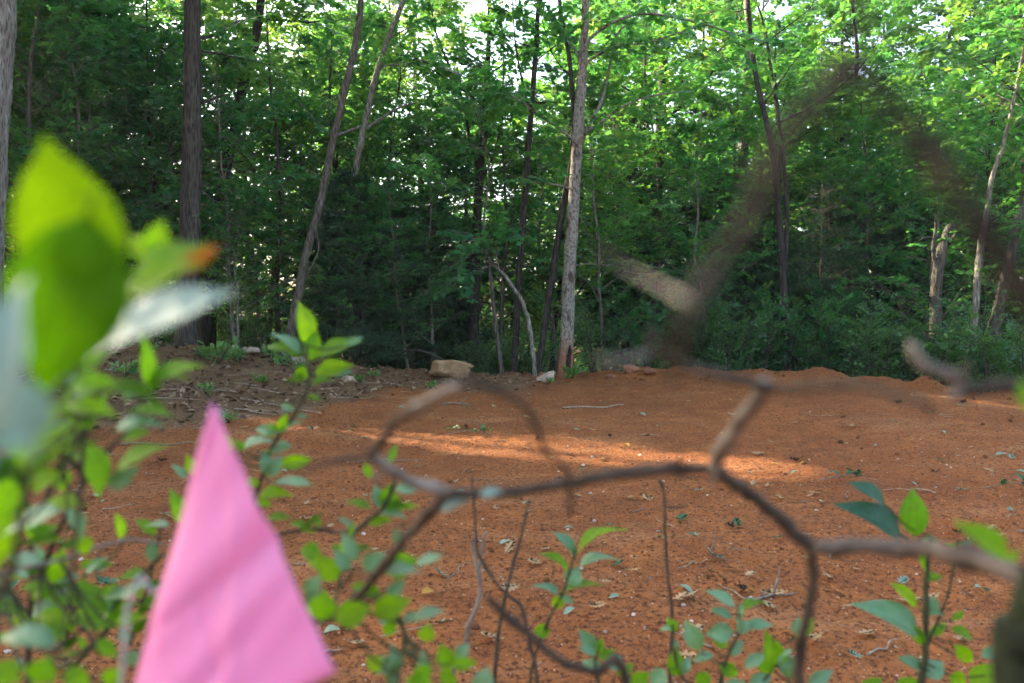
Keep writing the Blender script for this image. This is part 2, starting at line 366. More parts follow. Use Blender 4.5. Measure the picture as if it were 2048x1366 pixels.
def axis_cells(stops):
    out = [stops[0][0]]
    for (a, s), (b, s2) in zip(stops[:-1], stops[1:]):
        x = a
        while x < b - 1e-6:
            t = (x - a) / (b - a); x += s + (s2 - s) * t; out.append(min(x, b))
    return np.unique(np.round(out, 5))
ys = axis_cells([(-60, 6), (-2, .4), (1.8, .016), (4, .018), (8, .035), (13.6, .05), (18, .3), (40, 3), (160, 12), (900, 120)])
xs = axis_cells([(-900, 140), (-140, 10), (-30, 1.5), (-9, .12), (-4, .045), (-2, .026), (2, .026), (4, .045), (9, .12), (30, 1.5), (140, 10), (900, 140)])
X, Y = np.meshgrid(xs, ys); Z = ground_z(X, Y)
near = np.exp(-np.maximum(np.hypot(X * .7, Y - 7) - 9, 0) / 3)
Z = Z + ground_fine(X, Y) * np.where(near > .05, near, 0)
nx, ny = len(xs), len(ys)
i, j = np.meshgrid(np.arange(ny - 1), np.arange(nx - 1), indexing='ij'); a = (i * nx + j).ravel()
quads = np.stack([a, a + 1, a + nx + 1, a + nx], 1)
gme = new_mesh('ground', np.stack([X.ravel(), Y.ravel(), Z.ravel()], 1), quads, M_GROUND, True, [('litter', litter_mask(X, Y).ravel())])
tag(link('ground', gme), 'bare red clay clearing with a low bank falling away into the woods', kind='structure')

# ------------------------------------------------------------------ trees
def spray_leaves(geo, o, d, length, rng, tpl, size, per, flat=.75, tintc=.45, tints=.18, droop=.15):
    """flat layered sprays: o, d (n,3) twig bases and directions, length (n,)"""
    n = len(o); k = per
    t = (np.arange(k) + rng.random((n, k))) / k
    side = np.where(np.arange(k) % 2 == 0, 1., -1.)[None, :] * (.5 + .9 * rng.random((n, k)))
    up = np.zeros((n, 3)); up[:, 2] = 1; up += rng.normal(0, (1 - flat), (n, 3))
    ex, ey, ez = frames(d, up)
    side[:, -1] *= .2
    ang = side * .95
    dirs = (np.cos(ang)[..., None] * ey[:, None] + np.sin(ang)[..., None] * ex[:, None]) + rng.normal(0, .22, (n, k, 3))
    dirs[..., 2] -= droop + .25 * rng.random((n, k))
    pos = o[:, None] + ey[:, None] * (t * length[:, None])[..., None] + dirs * (.03 * rng.random((n, k)))[..., None]
    pos[..., 2] -= (t ** 2 * length[:, None]) * droop
    nh = np.broadcast_to(ez[:, None], dirs.shape) + rng.normal(0, .30, (n, k, 3))
    pos = pos.reshape(-1, 3); lx, ly, lz = frames(dirs.reshape(-1, 3), nh.reshape(-1, 3))
    s = size * (.65 + .7 * rng.random(len(pos)))
    tint = np.clip(np.repeat(rng.normal(tintc, tints * .8, n), k) + rng.normal(0, tints * .6, len(pos)), 0, 1)
    batch(geo, tpl[0], tpl[1], pos, lx, ly, lz, s, tint)

def grow_branch(wood, tw, start, dirv, length, r0, rng, ntw, twl, sides=4, bend=.25, twsides=3, t0=.2, tw3=True):
    """one limb with alternating twigs; twigs are appended to tw as (base, dir, len)"""
    n = 6; pts = [np.array(start, float)]; d = np.array(dirv, float); d /= np.linalg.norm(d)
    for k in range(n):
        d = d + rng.normal(0, .12, 3) + np.array((0, 0, bend * (.5 - k / n) * .4)); d /= np.linalg.norm(d)
        pts.append(pts[-1] + d * length / n)
    pts = np.array(pts); rad = np.linspace(r0, r0 * .25, n + 1); tube(wood, pts, rad, sides, False)
    limb_twigs(wood if tw3 else None, tw, pts, rng, ntw, twl, t0)
    return pts

def limb_twigs(wood, tw, pts, rng, ntw, twl, t0=.2, rr=.004):
    n = len(pts) - 1
    for q in range(ntw):
        t = t0 + (1 - t0) * (q + rng.random()) / ntw; kk = min(int(t * n), n - 1); f = t * n - kk
        b = pts[kk] * (1 - f) + pts[kk + 1] * f; td = pts[kk + 1] - pts[kk]; td = td / (np.linalg.norm(td) + 1e-9)
        s = np.cross(td, (0, 0, 1.)); s /= np.linalg.norm(s) + 1e-6
        dd = td * (.5 + .4 * rng.random()) + s * (1 if q % 2 else -1) * (.5 + .6 * rng.random()) + np.array((0, 0, rng.normal(.05, .2)))
        dd /= np.linalg.norm(dd); L = twl * (.6 + .8 * rng.random()) * (1.1 - .4 * t)
        if wood is not None: tube(wood, [b, b + dd * L * .55 + (0, 0, .02), b + dd * L], [rr, rr * .7, rr * .3], 3, False)
        tw.append((b + dd * L * .15, dd, L))

def finish_crown(geo, tw, rng, tpl, size, per, **kw):
    if not tw: return
    o = np.array([t[0] for t in tw]); d = np.array([t[1] for t in tw]); L = np.array([t[2] for t in tw])
    spray_leaves(geo, o, d, L, rng, tpl, size, per, **kw)

def make_young(seed, H, r0, z0, nb, L, leaf=.10, tpl=TRI3, per=13, ntw=9, lean=.05, tintc=.45, twl=.55, wig=.05, tw3=True):
    rng = np.random.default_rng(seed); wood, cr, tw = Geo(), Geo(), []
    n = 9; zz = np.linspace(0, H, n); off = np.cumsum(rng.normal(0, wig, (n, 2)), 0) + np.outer(zz, rng.normal(0, lean, 2)); off[0] = 0
    tp = np.column_stack([off, zz]); tp = smooth_path(tp, 3); tp[0, 2] = -.3
    tr = np.interp(tp[:, 2], [0, H * .1, H], [r0 * 1.25, r0, r0 * .15]); tube(wood, tp, tr, 7, True, .12, rng)
    az = rng.random() * 6.28
    for q in range(nb):
        t = z0 + (1 - z0) * ((q + rng.random()) / nb) ** .9; az += 2.4 + rng.normal(0, .35)
        k = min(int(t * (len(tp) - 1)), len(tp) - 2); s = tp[k]
        prof = (1 - .75 * ((t - z0) / (1 - z0)) ** 1.5) * (.55 + .6 * rng.random())
        el = R(rng.uniform(5, 40))
        d = (math.cos(az) * math.cos(el), math.sin(az) * math.cos(el), math.sin(el))
        grow_branch(wood, tw, s, d, L * prof, max(tr[k] * .38, .006), rng, ntw, twl, tw3=tw3)
    finish_crown(cr, tw, rng, tpl, leaf, per, tintc=tintc)
    return wood, cr

def make_pine(seed, H, r0, z0, nwh, L, tuft=13, nlen=.15, tintc=.5):
    rng = np.random.default_rng(seed); wood, cr = Geo(), Geo()
    tp = np.column_stack([np.cumsum(rng.normal(0, .02, (9, 2)), 0), np.linspace(0, H, 9)]); tp = smooth_path(tp, 2); tp[0, 2] = -.3
    tr = np.interp(tp[:, 2], [0, H], [r0, r0 * .12]); tube(wood, tp, tr, 7, True, .1, rng)
    o, d, Ls = [], [], []
    for w in range(nwh):
        t = z0 + (1 - z0) * (w / nwh); k = min(int(t * (len(tp) - 1)), len(tp) - 2); nb = rng.integers(5, 8); a0 = rng.random() * 6
        for q in range(nb):
            az = a0 + q * 6.283 / nb + rng.normal(0, .2); el = R(rng.uniform(0, 28)); dv = np.array((math.cos(az) * math.cos(el), math.sin(az) * math.cos(el), math.sin(el)))
            ln = L * (1 - .85 * t) * (.6 + .6 * rng.random()); tw = []
            grow_branch(wood, tw, tp[k] + (0, 0, rng.normal(0, .05)), dv, ln, max(tr[k] * .35, .006), rng, max(5, int(ln * 9)), .34, t0=.12)
            for b, dd, l in tw:
                for u in (.35, .7, 1.0): o.append(b + dd * l * u); d.append(dd + rng.normal(0, .15, 3)); Ls.append(l)
    o = np.array(o); d = np.array(d); n = len(o); dirs = d[:, None] * .55 + rng.normal(0, .55, (n, tuft, 3))
    dirs = dirs.reshape(-1, 3); pos = np.repeat(o, tuft, 0) + rng.normal(0, .02, (n * tuft, 3))
    lx, ly, lz = frames(dirs, rng.normal(0, 1, dirs.shape)); tint = np.repeat(np.clip(rng.normal(tintc, .2, n), 0, 1), tuft)
    batch(cr, NEEDLE[0], NEEDLE[1], pos, lx, ly, lz, nlen * (.7 + .6 * rng.random(len(pos))), tint, 2.6)
    return wood, cr

def make_bush(seed, H, W, nst, leaf=.055, per=16, tpl=OVAL6, tintc=.5):
    rng = np.random.default_rng(seed); wood, cr, tw = Geo(), Geo(), []
    for s in range(nst):
        az = rng.random() * 6.28; sp = rng.random() ** .6 * W; h = H * (.6 + .5 * rng.random())
        p0 = np.array((math.cos(az) * sp * .2, math.sin(az) * sp * .2, -.1)); p1 = np.array((math.cos(az) * sp * .6, math.sin(az) * sp * .6, h * .55)); p2 = np.array((math.cos(az) * sp, math.sin(az) * sp, h))
        pts = smooth_path([p0, p1, p2], 4); tube(wood, pts, np.linspace(.011, .003, len(pts)), 4, False)
        limb_twigs(wood, tw, pts, rng, 10, .34, .12, .003)
    finish_crown(cr, tw, rng, tpl, leaf, per, tintc=tintc, flat=.6)
    return wood, cr

def plant_tree(name, wood, crown, loc, label, cat='tree', group=None, rotz=0.0, sc=1.0, wname='trunk'):
    e = link(name, None, loc=loc, rotz=rotz, scale=sc); e.empty_display_size = .2
    tag(e, label, cat, group)
    link(wname, wood, e)
    if crown is not None: link('crown', crown, e)
    return e

# --- individual trees one can point to: (points base->top as px, py, width px), distance
def named_tree(name, label, d, pts, bark, top=9.0, crown=None, seed=1, sides=10, limbs=(), leafm=None, tpl=MAPLE, leaf=.11, per=14, nb=14, cL=2.2, ntw=9, low=None, root=True):
    rng = np.random.default_rng(seed); wood, cr, tw, parts = Geo(), Geo(), [], []
    w = [P(px, py, d + (q[0] if q else 0)) for px, py, wd, *q in pts]; r = [wd * .5 / FPX * d for _, _, wd, *_ in pts]
    w = np.array(w); g = ground_z(w[0][0], w[0][1])
    if w[0][2] > g - .15:
        dv = w[0] - w[1]; w = np.vstack([w[0] + dv / abs(dv[2]) * (w[0][2] - g + .25), w]); r = [r[0] * (1.35 if root else 1.05)] + r
    last = w[-1]; dv = (w[-1] - w[-2]); dv /= np.linalg.norm(dv); dv = dv * .5 + np.array((0, 0, .5)); dv /= dv[2]
    if last[2] < top:
        for t in (.4, .75, 1.0):
            p = last + dv * (top - last[2]) * t; p[:2] += rng.normal(0, .1, 2); w = np.vstack([w, p]); r.append(r[len(r) - 1] * (.8 if t < .9 else .35))
    base = w[0].copy(); base[2] = g
    wp = smooth_path(w, 5) - base; rp = np.interp(np.linspace(0, 1, len(wp)), np.linspace(0, 1, len(r)), r)
    n = len(wp); wp[1:-1, :2] += rng.normal(0, .004, (n - 2, 2)); tube(wood, wp, rp, sides, True, .10, rng)
    for lb in limbs:                                   # limbs one can see: (points, width px, twigs, depth change)
        lp, lw, ltw, dd = lb
        q = np.array([P(px, py, d + dd * i / max(len(lp) - 1, 1)) for i, (px, py) in enumerate(lp)]) - base
        k = np.argmin(np.linalg.norm(wp - q[0], axis=1)); q[0] = wp[k] * .7 + q[0] * .3
        q = smooth_path(q, 4); bg_ = Geo(); tube(bg_, q, np.linspace(lw * .5, lw * .18, len(q)) / FPX * d, 6, True)
        if ltw: limb_twigs(bg_, tw, q, rng, ltw, .6, .2)
        parts.append(bg_)
    z0 = (low if low is not None else 4.5); az = rng.random() * 6
    for q in range(nb):
        t = (q + rng.random()) / nb; z = z0 + (top - z0) * t; k = int(np.argmin(abs(wp[:, 2] - z))); az += 2.4 + rng.normal(0, .3); el = R(rng.uniform(5, 45))
        grow_branch(wood, tw, wp[k], (math.cos(az) * math.cos(el), math.sin(az) * math.cos(el), math.sin(el)), cL * (1 - .6 * t) * (.6 + .6 * rng.random()), max(rp[k] * .35, .008), rng, ntw, .6)
    if tw: finish_crown(cr, tw, rng, tpl, leaf, per)
    e = plant_tree(name, wood.mesh('trunk', bark, True), cr.mesh('crown', leafm or M_MAPLE) if tw else None, base, label)
    for bg_ in parts: link('branch', bg_.mesh('branch', bark, True), e)
    return e

named_tree('oak_tree', 'thick straight oak with furrowed dark bark standing on the leaf-littered bank', 12.3,
           [(372, 706, 46), (375, 610, 41), (380, 450, 38), (384, 300, 36), (385, 150, 34), (386, 0, 32)], M_OAKBARK, top=13, seed=3, sides=14, tpl=TRI3, leaf=.14, leafm=M_OAK, nb=18, cL=4.0, low=6.2,
           limbs=[([(396, 85), (430, 70), (480, 40)], 9, 7, 1.0), ([(396, 215), (420, 200), (452, 188)], 7, 0, .3), ([(398, 100), (450, 110), (540, 130)], 5, 6, .5)])
named_tree('oak_tree', 'pale grey-barked oak trunk cut off by the left edge of the picture', 9.2,
           [(-52, 745, 96), (-44, 560, 88), (-30, 300, 82), (-16, 100, 78), (-12, 0, 76)], M_GREYBARK, top=12, seed=5, sides=14, tpl=TRI3, leaf=.14, leafm=M_OAK, nb=16, cL=3.5, low=6.0)
named_tree('oak_tree', 'dark upright trunk deep in the woods between the edge oak and the thick oak', 17.0,
           [(110, 740, 32), (118, 400, 29), (122, 200, 28), (126, 0, 27)], M_DARKBARK, top=15, seed=7, tpl=TRI3, leaf=.14, leafm=M_OAK, nb=16, cL=3.2, low=7.0)
named_tree('oak_tree', 'dark leaning trunk just behind the thick oak, tilting to the right', 15.0,
           [(404, 760, 27), (412, 650, 25), (430, 480, 23), (447, 360, 21), (465, 280, 20), (490, 150, 19), (522, 0, 17)], M_DARKBARK, top=13, seed=8, tpl=TRI3, leaf=.13, leafm=M_OAK, nb=16, cL=3.0, low=6.0,
           limbs=[([(470, 260), (440, 215), (425, 190)], 6, 4, .3)])
named_tree('leaning_tree', 'slender brown leaning tree with a pale looping shoot, right of the thick oak', 12.4,
           [(562, 735, 24), (575, 690, 20), (595, 600, 17), (612, 510, 16), (640, 410, 15), (660, 310, 15), (690, 180, 14), (712, 80, 13), (721, 0, 12)], M_BROWNBARK, top=10, seed=9, nb=12, cL=2.2, low=5.6, leafm=M_MAPLE,
           limbs=[([(600, 575), (622, 535), (637, 500), (634, 470), (630, 455)], 5, 0, -.1), ([(660, 270), (655, 240), (664, 215), (690, 160)], 2.5, 0, -.1)])
named_tree('slender_tree', 'thin curved tree leaning right behind the dark pine thicket', 14.5,
           [(672, 760, 15), (692, 480, 14), (715, 320, 13), (745, 180, 12), (775, 80, 11), (803, 10, 10)], M_GREYBARK, top=10, seed=11, nb=14, cL=2.3, low=5.0,
           limbs=[([(726, 265), (765, 235), (800, 215), (835, 205)], 8, 6, .4), ([(700, 240), (670, 270), (640, 250), (600, 205)], 7, 6, .3)])
named_tree('forked_tree', 'dark crooked tree in the middle of the woods left of the pale trunk', 15.5,
           [(945, 770, 22), (950, 600, 20), (953, 470, 19), (958, 370, 17), (968, 260, 15), (975, 150, 12), (978, 60, 9)], M_DARKBARK, top=11, seed=12, nb=16, cL=2.4, low=5.2,
           limbs=[([(960, 340), (940, 290), (925, 200), (870, 60), (865, 0)], 8, 8, .5), ([(958, 380), (990, 300), (1010, 210)], 6, 6, -.3)])
named_tree('slender_tree', 'straight dark thin tree beside the pale blotched trunk on its left', 13.8,
           [(1028, 760, 15), (1035, 600, 14), (1050, 400, 13), (1062, 230, 12), (1072, 100, 10), (1079, 0, 9)], M_DARKBARK, top=10, seed=13, nb=12, cL=2.2, low=5.2,
           limbs=[([(1062, 225), (1042, 150), (1030, 80), (1025, 0)], 6, 6, .2), ([(1066, 215), (1115, 205), (1150, 212)], 4, 4, .3)])
main = named_tree('pale_tree', 'tall straight pale grey trunk with dark blotches and a black scar at its muddy foot', 13.1,
           [(1130, 762, 33), (1133, 690, 28), (1138, 560, 26), (1145, 440, 24), (1154, 300, 22), (1163, 160, 20), (1168, 80, 16), (1172, 0, 14)], M_PALEBARK, top=10, seed=14, sides=14, nb=8, cL=2.0, low=6.5, per=15,
           limbs=[([(1166, 120), (1172, 89), (1203, 58), (1244, 38), (1288, 27), (1350, 35), (1416, 51), (1468, 68), (1530, 84)], 8, 16, -.8),
                  ([(1164, 140), (1186, 116), (1237, 92), (1295, 85), (1380, 58)], 6, 12, -.5),
                  ([(1154, 290), (1165, 273), (1213, 236), (1278, 198), (1380, 181)], 7, 9, -.6),
                  ([(1160, 125), (1150, 100), (1121, 61), (1087, 20)], 7, 8, .3),
                  ([(1154, 300), (1148, 280), (1073, 226), (1022, 191), (953, 164), (871, 130)], 6, 13, -.9),
                  ([(1148, 385), (1138, 376), (1090, 367), (1045, 366)], 5, 5, -.4),
                  ([(1150, 300), (1200, 210), (1212, 165), (1235, 70), (1260, 45)], 9, 7, .5),
                  ([(1142, 530), (1170, 528), (1227, 531)], 3, 0, -.2)])
# the scar: a charred split, a lens-shaped strip set a little proud of the bark
sg = Geo(); sp = [P(1138 + dx, py, 13.1 - (1130 and .128)) for dx, py in ((2, 690), (1, 705), (-1, 722), (-2, 740), (-3, 757))]
bl = np.array(main.location)
tube(sg, smooth_path(np.array(sp) - bl, 3), [.006, .022, .034, .04, .04, .036, .04, .044, .042, .036, .04, .03, .012], 6, True, .5, np.random.default_rng(2))
link('scar', sg.mesh('scar', M_SCAR, True), main)

named_tree('forked_tree', 'dark thin tree leaning right, growing from the foot of the bent pale stem', 13.2,
           [(1072, 758, 15), (1085, 680, 14), (1100, 580, 14), (1113, 500, 14), (1128, 400, 13), (1142, 330, 12), (1148, 250, 10), (1140, 130, 9)], M_DARKBARK, top=8, seed=15, nb=10, cL=2.0, low=4.6)
named_tree('bent_sapling', 'bent pale sapling arching left to a low spray of maple leaves', 12.95,
           [(1070, 756, 9), (1066, 700, 9), (1057, 645, 9), (1045, 605, 8), (1035, 588, 8), (1012, 555, 7), (990, 532, 6), (972, 522, 5)], M_GREYBARK, top=0, seed=16, nb=0, root=False,
           limbs=[([(990, 532), (960, 500), (920, 525)], 3, 8, -.5), ([(985, 528), (950, 545), (915, 560)], 3, 7, -.4), ([(1000, 540), (990, 485), (1030, 470)], 3, 8, -.3), ([(980, 525), (960, 480), (925, 490)], 3, 7, -.3)])
named_tree('slender_sapling', 'thin brown sapling stem between the boulder and the bent pale sapling', 13.0,
           [(1004, 757, 9), (997, 690, 9), (988, 620, 8), (982, 560, 8), (972, 500, 6), (968, 440, 4)], M_BROWNBARK, top=5, seed=17, nb=8, cL=1.2, low=2.9, root=False)
named_tree('slender_tree', 'dark thin double-stemmed tree standing behind the red berm', 14.2,
           [(1576, 770, 17), (1573, 680, 15), (1566, 560, 14), (1558, 430, 13), (1545, 300, 12), (1520, 190, 10), (1505, 100, 9)], M_DARKBARK, top=11, seed=18, nb=12, cL=2.2, low=5.0,
           limbs=[([(1572, 560), (1574, 420), (1562, 280), (1545, 160), (1530, 60), (1512, 0)], 10, 12, .4), ([(1560, 250), (1620, 215), (1690, 165), (1740, 110)], 6, 10, .6)])
named_tree('oak_tree', 'thick shadowed trunk far back to the right of the pale trunk', 19.0,
           [(1300, 760, 27), (1312, 420, 24), (1322, 250, 20), (1328, 100, 16)], M_DARKBARK, top=13, seed=19, nb=14, cL=3.2, low=6.5, leafm=M_OAK, tpl=TRI3, leaf=.13,
           limbs=[([(1312, 440), (1350, 385), (1420, 345)], 14, 8, .5)])
named_tree('oak_tree', 'grey trunk deep in the woods above the middle of the berm', 18.0,
           [(1452, 760, 30), (1468, 470, 26), (1482, 330, 24), (1492, 200, 18), (1496, 60, 14)], M_GREYBARK, top=12, seed=20, nb=14, cL=3.2, low=6.0, leafm=M_OAK, tpl=TRI3, leaf=.13)
named_tree('snag', 'broken sunlit snag with torn pale wood, half hidden at the right', 13.7,
           [(1868, 790, 24), (1872, 590, 22), (1880, 520, 21), (1893, 470, 18), (1905, 448, 12)], M_BROWNBARK, top=0, seed=21, nb=0, sides=9,
           limbs=[([(1872, 540), (1866, 500), (1872, 455), (1868, 430)], 9, 0, -.2), ([(1886, 500), (1905, 480), (1915, 452), (1930, 440)], 8, 0, .2), ([(1868, 470), (1850, 475), (1838, 482)], 4, 0, -.2)])
named_tree('leaning_tree', 'sunlit brown trunk leaning right near the right edge', 13.4,
           [(1950, 830, 26), (1965, 740, 24), (1990, 650, 23), (2008, 570, 21), (2030, 470, 18), (2052, 330, 15)], M_BROWNBARK, top=10, seed=22, nb=14, cL=2.6, low=4.8, leafm=M_OAK, tpl=TRI3, leaf=.12)
named_tree('slender_tree', 'slim lichen-grey trunk just left of the sunlit leaning trunk', 13.2,
           [(1936, 800, 16), (1942, 740, 15), (1950, 620, 14), (1960, 500, 13), (1975, 420, 10), (1985, 350, 9), (2010, 280, 7)], M_GREYBARK, top=8, seed=23, nb=12, cL=2.0, low=4.0)
named_tree('slender_tree', 'short dark trunk piece showing among the pines behind the berm', 17.5,
           [(1650, 790, 16), (1657, 600, 14), (1659, 480, 13), (1664, 380, 11), (1690, 250, 9)], M_DARKBARK, top=9, seed=24, nb=12, cL=2.4, low=4.5)

# --- kinds of young tree, built once and copied
KIND = {}
def reg(key, wc, bark, leafm):
    w, c = wc; KIND[key] = (w.mesh('trunk', bark, True), c.mesh('crown', leafm))
reg('m1', make_young(101, 7.5, .055, .22, 36, 2.2, leaf=.125, tpl=TRI3, per=13), M_BROWNBARK, M_MAPLE)
reg('m2', make_young(102, 6.0, .045, .18, 32, 2.0, leaf=.12, tpl=TRI3, per=13), M_GREYBARK, M_MAPLE)
reg('m3', make_young(103, 8.5, .065, .30, 38, 2.4, leaf=.12, tpl=TRI3, per=14), M_DARKBARK, M_MAPLE)
reg('o1', make_young(104, 9.0, .075, .25, 40, 2.5, leaf=.13, tpl=OVAL6, per=13, tintc=.55), M_DARKBARK, M_OAK)
reg('o2', make_young(105, 7.0, .05, .12, 36, 2.1, leaf=.12, tpl=OVAL6, per=13, tintc=.5), M_BROWNBARK, M_OAK)
reg('t1', make_young(106, 17, .16, .28, 60, 4.2, leaf=.20, tpl=KITE, per=15, ntw=11, twl=.9, tintc=.6, tw3=False), M_DARKBARK, M_OAK)
reg('t2', make_young(107, 15, .13, .35, 54, 4.0, leaf=.20, tpl=KITE, per=15, ntw=11, twl=.9, tintc=.55, lean=.04, tw3=False), M_GREYBARK, M_MAPLE)
reg('f1', make_young(121, 8.5, .07, .12, 34, 2.6, leaf=.17, tpl=KITE, per=11, ntw=8, twl=.7, tw3=False), M_DARKBARK, M_MAPLE)
reg('f2', make_young(122, 9.5, .08, .22, 34, 2.7, leaf=.17, tpl=KITE, per=11, ntw=8, twl=.7, tintc=.6, tw3=False), M_BROWNBARK, M_OAK)
reg('f3', make_young(123, 7.5, .06, .06, 34, 2.5, leaf=.16, tpl=KITE, per=11, ntw=8, twl=.7, tintc=.5, tw3=False), M_DARKBARK, M_MAPLE)
reg('p1', make_pine(108, 5.5, .06, .08, 17, 2.3), M_BROWNBARK, M_PINE)
reg('p2', make_pine(109, 8.0, .08, .15, 18, 2.4, tuft=12), M_BROWNBARK, M_PINE)
reg('b1', make_bush(110, 1.5, .9, 16), M_BROWNBARK, M_BUSH)
reg('b2', make_bush(111, 1.1, .8, 14, leaf=.06), M_BROWNBARK, M_BUSH)
reg('b3', make_bush(112, 1.9, 1.0, 15, leaf=.08, tpl=TRI3), M_BROWNBARK, M_MAPLE)

rs = random.Random(7)
MARKS = [(-20, 'the pale grey oak at the left edge'), (118, 'the dark upright trunk at the left'), (378, 'the thick furrowed oak'), (610, 'the slender brown leaning tree'), (740, 'the dark pine thicket'), (900, 'the boulder'), (1000, 'the bent pale sapling'),
         (1130, 'the pale blotched trunk'), (1300, 'the half-buried red rock'), (1480, 'the high point of the red berm'), (1570, 'the dark double-stemmed tree'), (1700, 'the right slope of the berm'), (1880, 'the broken sunlit snag'), (1960, 'the sunlit leaning trunk'), (2060, 'the right edge of the picture')]
USED = set()
def own_label(adjs, noun, x, y):
    px = 1024 + x / y * FPX
    for mk in sorted(MARKS, key=lambda m: abs(m[0] - px)):
        rel = 'behind' if abs(mk[0] - px) < 22 else ('left of' if px < mk[0] else 'right of')
        for r in ((rel,) if rel == 'behind' else ('just ' + rel, 'farther back ' + rel)):
            for ad in adjs:
                lb = f'{ad} {noun} {r} {mk[1]}'
                if lb not in USED: USED.add(lb); return lb
GL = {'maple': ('young_maple', 'leafy young maple crowding the edge of the clearing among its look-alikes', 'young maples at the edge of the clearing'),
      'mapleb': ('young_maple', 'slender young maple deeper in the woods among many like it', 'young maples deeper in the woods'),
      'oak': ('young_oak', 'young oak with loose foliage in the woods behind the bank', 'young oaks in the woods'),
      'pine': ('young_pine', 'soft dark young pine with fine needles behind the bank', 'young pines behind the bank'),
      'tall': ('tall_tree', 'tall forest tree with backlit crown far behind the clearing', 'tall trees far behind'),
      'bush': ('bush', 'low leafy green bush growing behind the red bank', 'bushes along the bank'),
      'thicket': ('bush', 'dim leafy bush filling the dark gaps deep under the trees', 'thicket bushes deep in the woods'),
      'side': ('young_tree', 'leafy young tree beside the clearing past the left edge', 'young trees beside the clearing'),
      'shade': ('tall_tree', 'tall forest tree beside the clearing shading it', 'tall trees beside the clearing')}
def put(key, what, x, y, sc=1.0, rot=None, sink=0.0, own=None):
    nm, lb, gp = GL[what]
    if own: lb = own_label(own, nm.replace('_', ' '), x, y)
    return plant_tree(nm, *KIND[key], (x, y, float(ground_z(x, y)) - sink), lb, 'bush' if nm == 'bush' else 'tree', gp, rs.random() * 6.28 if rot is None else rot, sc)
def at(px, d): return (px - 1024) / FPX * d, d

# edge of the clearing, nearest rank (px, distance, kind, scale)
for px, d, k, s in [(820, 14.0, 'm2', .55), (655, 14.1, 'm2', .6), (730, 13.7, 'm1', .42), (470, 13.2, 'm2', .5), (60, 12.2, 'm1', .95), (230, 13.2, 'm2', 1.0), (300, 14.8, 'm3', .9), (480, 13.8, 'm2', .9), (560, 15.5, 'm1', 1.0), (-60, 13.5, 'm3', .9),
                    (860, 15.0, 'm2', .85), (1000, 15.8, 'm1', .95), (1220, 14.6, 'm2', .9), (1330, 15.6, 'm1', .95), (1420, 14.3, 'm2', .8),
                    (1530, 16.0, 'm3', .9), (1750, 15.5, 'm1', .9), (1860, 14.2, 'm2', .85), (2000, 16.0, 'm3', .95), (2110, 13.2, 'm1', .9), (170, 15.8, 'm1', 1.05), (20, 14.4, 'm2', 1.0), (120, 13.4, 'm2', .95), (400, 15.2, 'm2', 1.1), (520, 16.5, 'm2', 1.1), (660, 17, 'm1', 1.1), (760, 16.4, 'm1', 1.0), (700, 18.2, 'm3', 1.0), (1120, 16.6, 'm2', 1.1), (930, 17.2, 'm2', 1.1), (280, 16.8, 'm2', 1.15), (1280, 17.2, 'm2', 1.1), (1640, 17, 'm2', 1.1), (1460, 17.4, 'm1', 1.0)]:
    put(k, 'maple', *at(px, d), s, own=['leafy'])
for px, d, k, s in [(700, 14.0, 'p1', .66), (790, 15.2, 'p1', .70), (640, 15.6, 'p2', .48), (880, 16.5, 'p1', .72), (1500, 16.4, 'p1', .8), (1640, 15.0, 'p1', .75),
                    (1740, 16.5, 'p1', .9), (1840, 16.0, 'p1', .8), (1400, 18.5, 'p2', .9), (1260, 18.5, 'p2', .9), (330, 18, 'p2', .9), (2010, 18, 'p2', 1.0)]:
    put(k, 'pine', *at(px, d), s, own=['soft dark'])
for px, d, k, s in [(20, 17, 'o2', 1.0), (420, 18, 'o1', 1.0), (740, 18.5, 'o1', 1.0), (920, 19.5, 'o2', 1.1), (1100, 18, 'o1', .9), (1620, 18, 'o1', .95), (1930, 19, 'o2', 1.1), (1800, 19.5, 'o1', 1.0), (1150, 21, 'o2', 1.2)]:
    put(k, 'oak', *at(px, d), s, own=['loose-leaved'])
for px, d, k, s in [(1200, 14.0, 'b1', .9), (1290, 14.4, 'b3', .9), (1390, 14.2, 'b1', 1.0), (1460, 14.0, 'b2', 1.1), (1520, 14.4, 'b1', 1.1), (1610, 14.2, 'b3', .9), (1680, 13.8, 'b1', 1.0), (1760, 13.6, 'b2', 1.2),
                    (1850, 13.4, 'b1', 1.1), (1910, 12.9, 'b2', 1.0), (1990, 12.6, 'b1', 1.0), (2060, 12.4, 'b2', 1.1), (1060, 14.3, 'b2', .8), (960, 14.6, 'b2', .7), (500, 14.6, 'b1', .8), (300, 13.6, 'b2', .8), (1730, 15, 'b3', 1.2), (1580, 15.6, 'b3', 1.2), (1340, 16, 'b3', 1.2), (1950, 14.6, 'b3', 1.0)]:
    put(k, 'bush', *at(px, d), s, own=['low green'])
# deeper ranks
k = 0
for row, (d0, n) in enumerate([(19, 14), (23, 16), (28, 14), (35, 9)]):
    for q in range(n):
        d = d0 + rs.uniform(-1.8, 1.8); px = -250 + 2550 * (q + rs.random()) / n
        kk = rs.choice(['m1', 'm3', 'o1', 'o2', 'f1', 'f2', 'f3'] if row == 0 else ['f1', 'f2', 'f3'])
        put(kk, 'oak' if kk in ('o1', 'o2', 'f2') else 'mapleb', *at(px, d), rs.uniform(.85, 1.25) + row * .05)
for d0, n in [(30, 5), (38, 6)]:
    for q in range(n):
        d = d0 + rs.uniform(-3, 3); px = -300 + 2650 * (q + rs.random()) / n
        put(rs.choice(['t1', 't2']), 'tall', *at(px, d), rs.uniform(.85, 1.15))

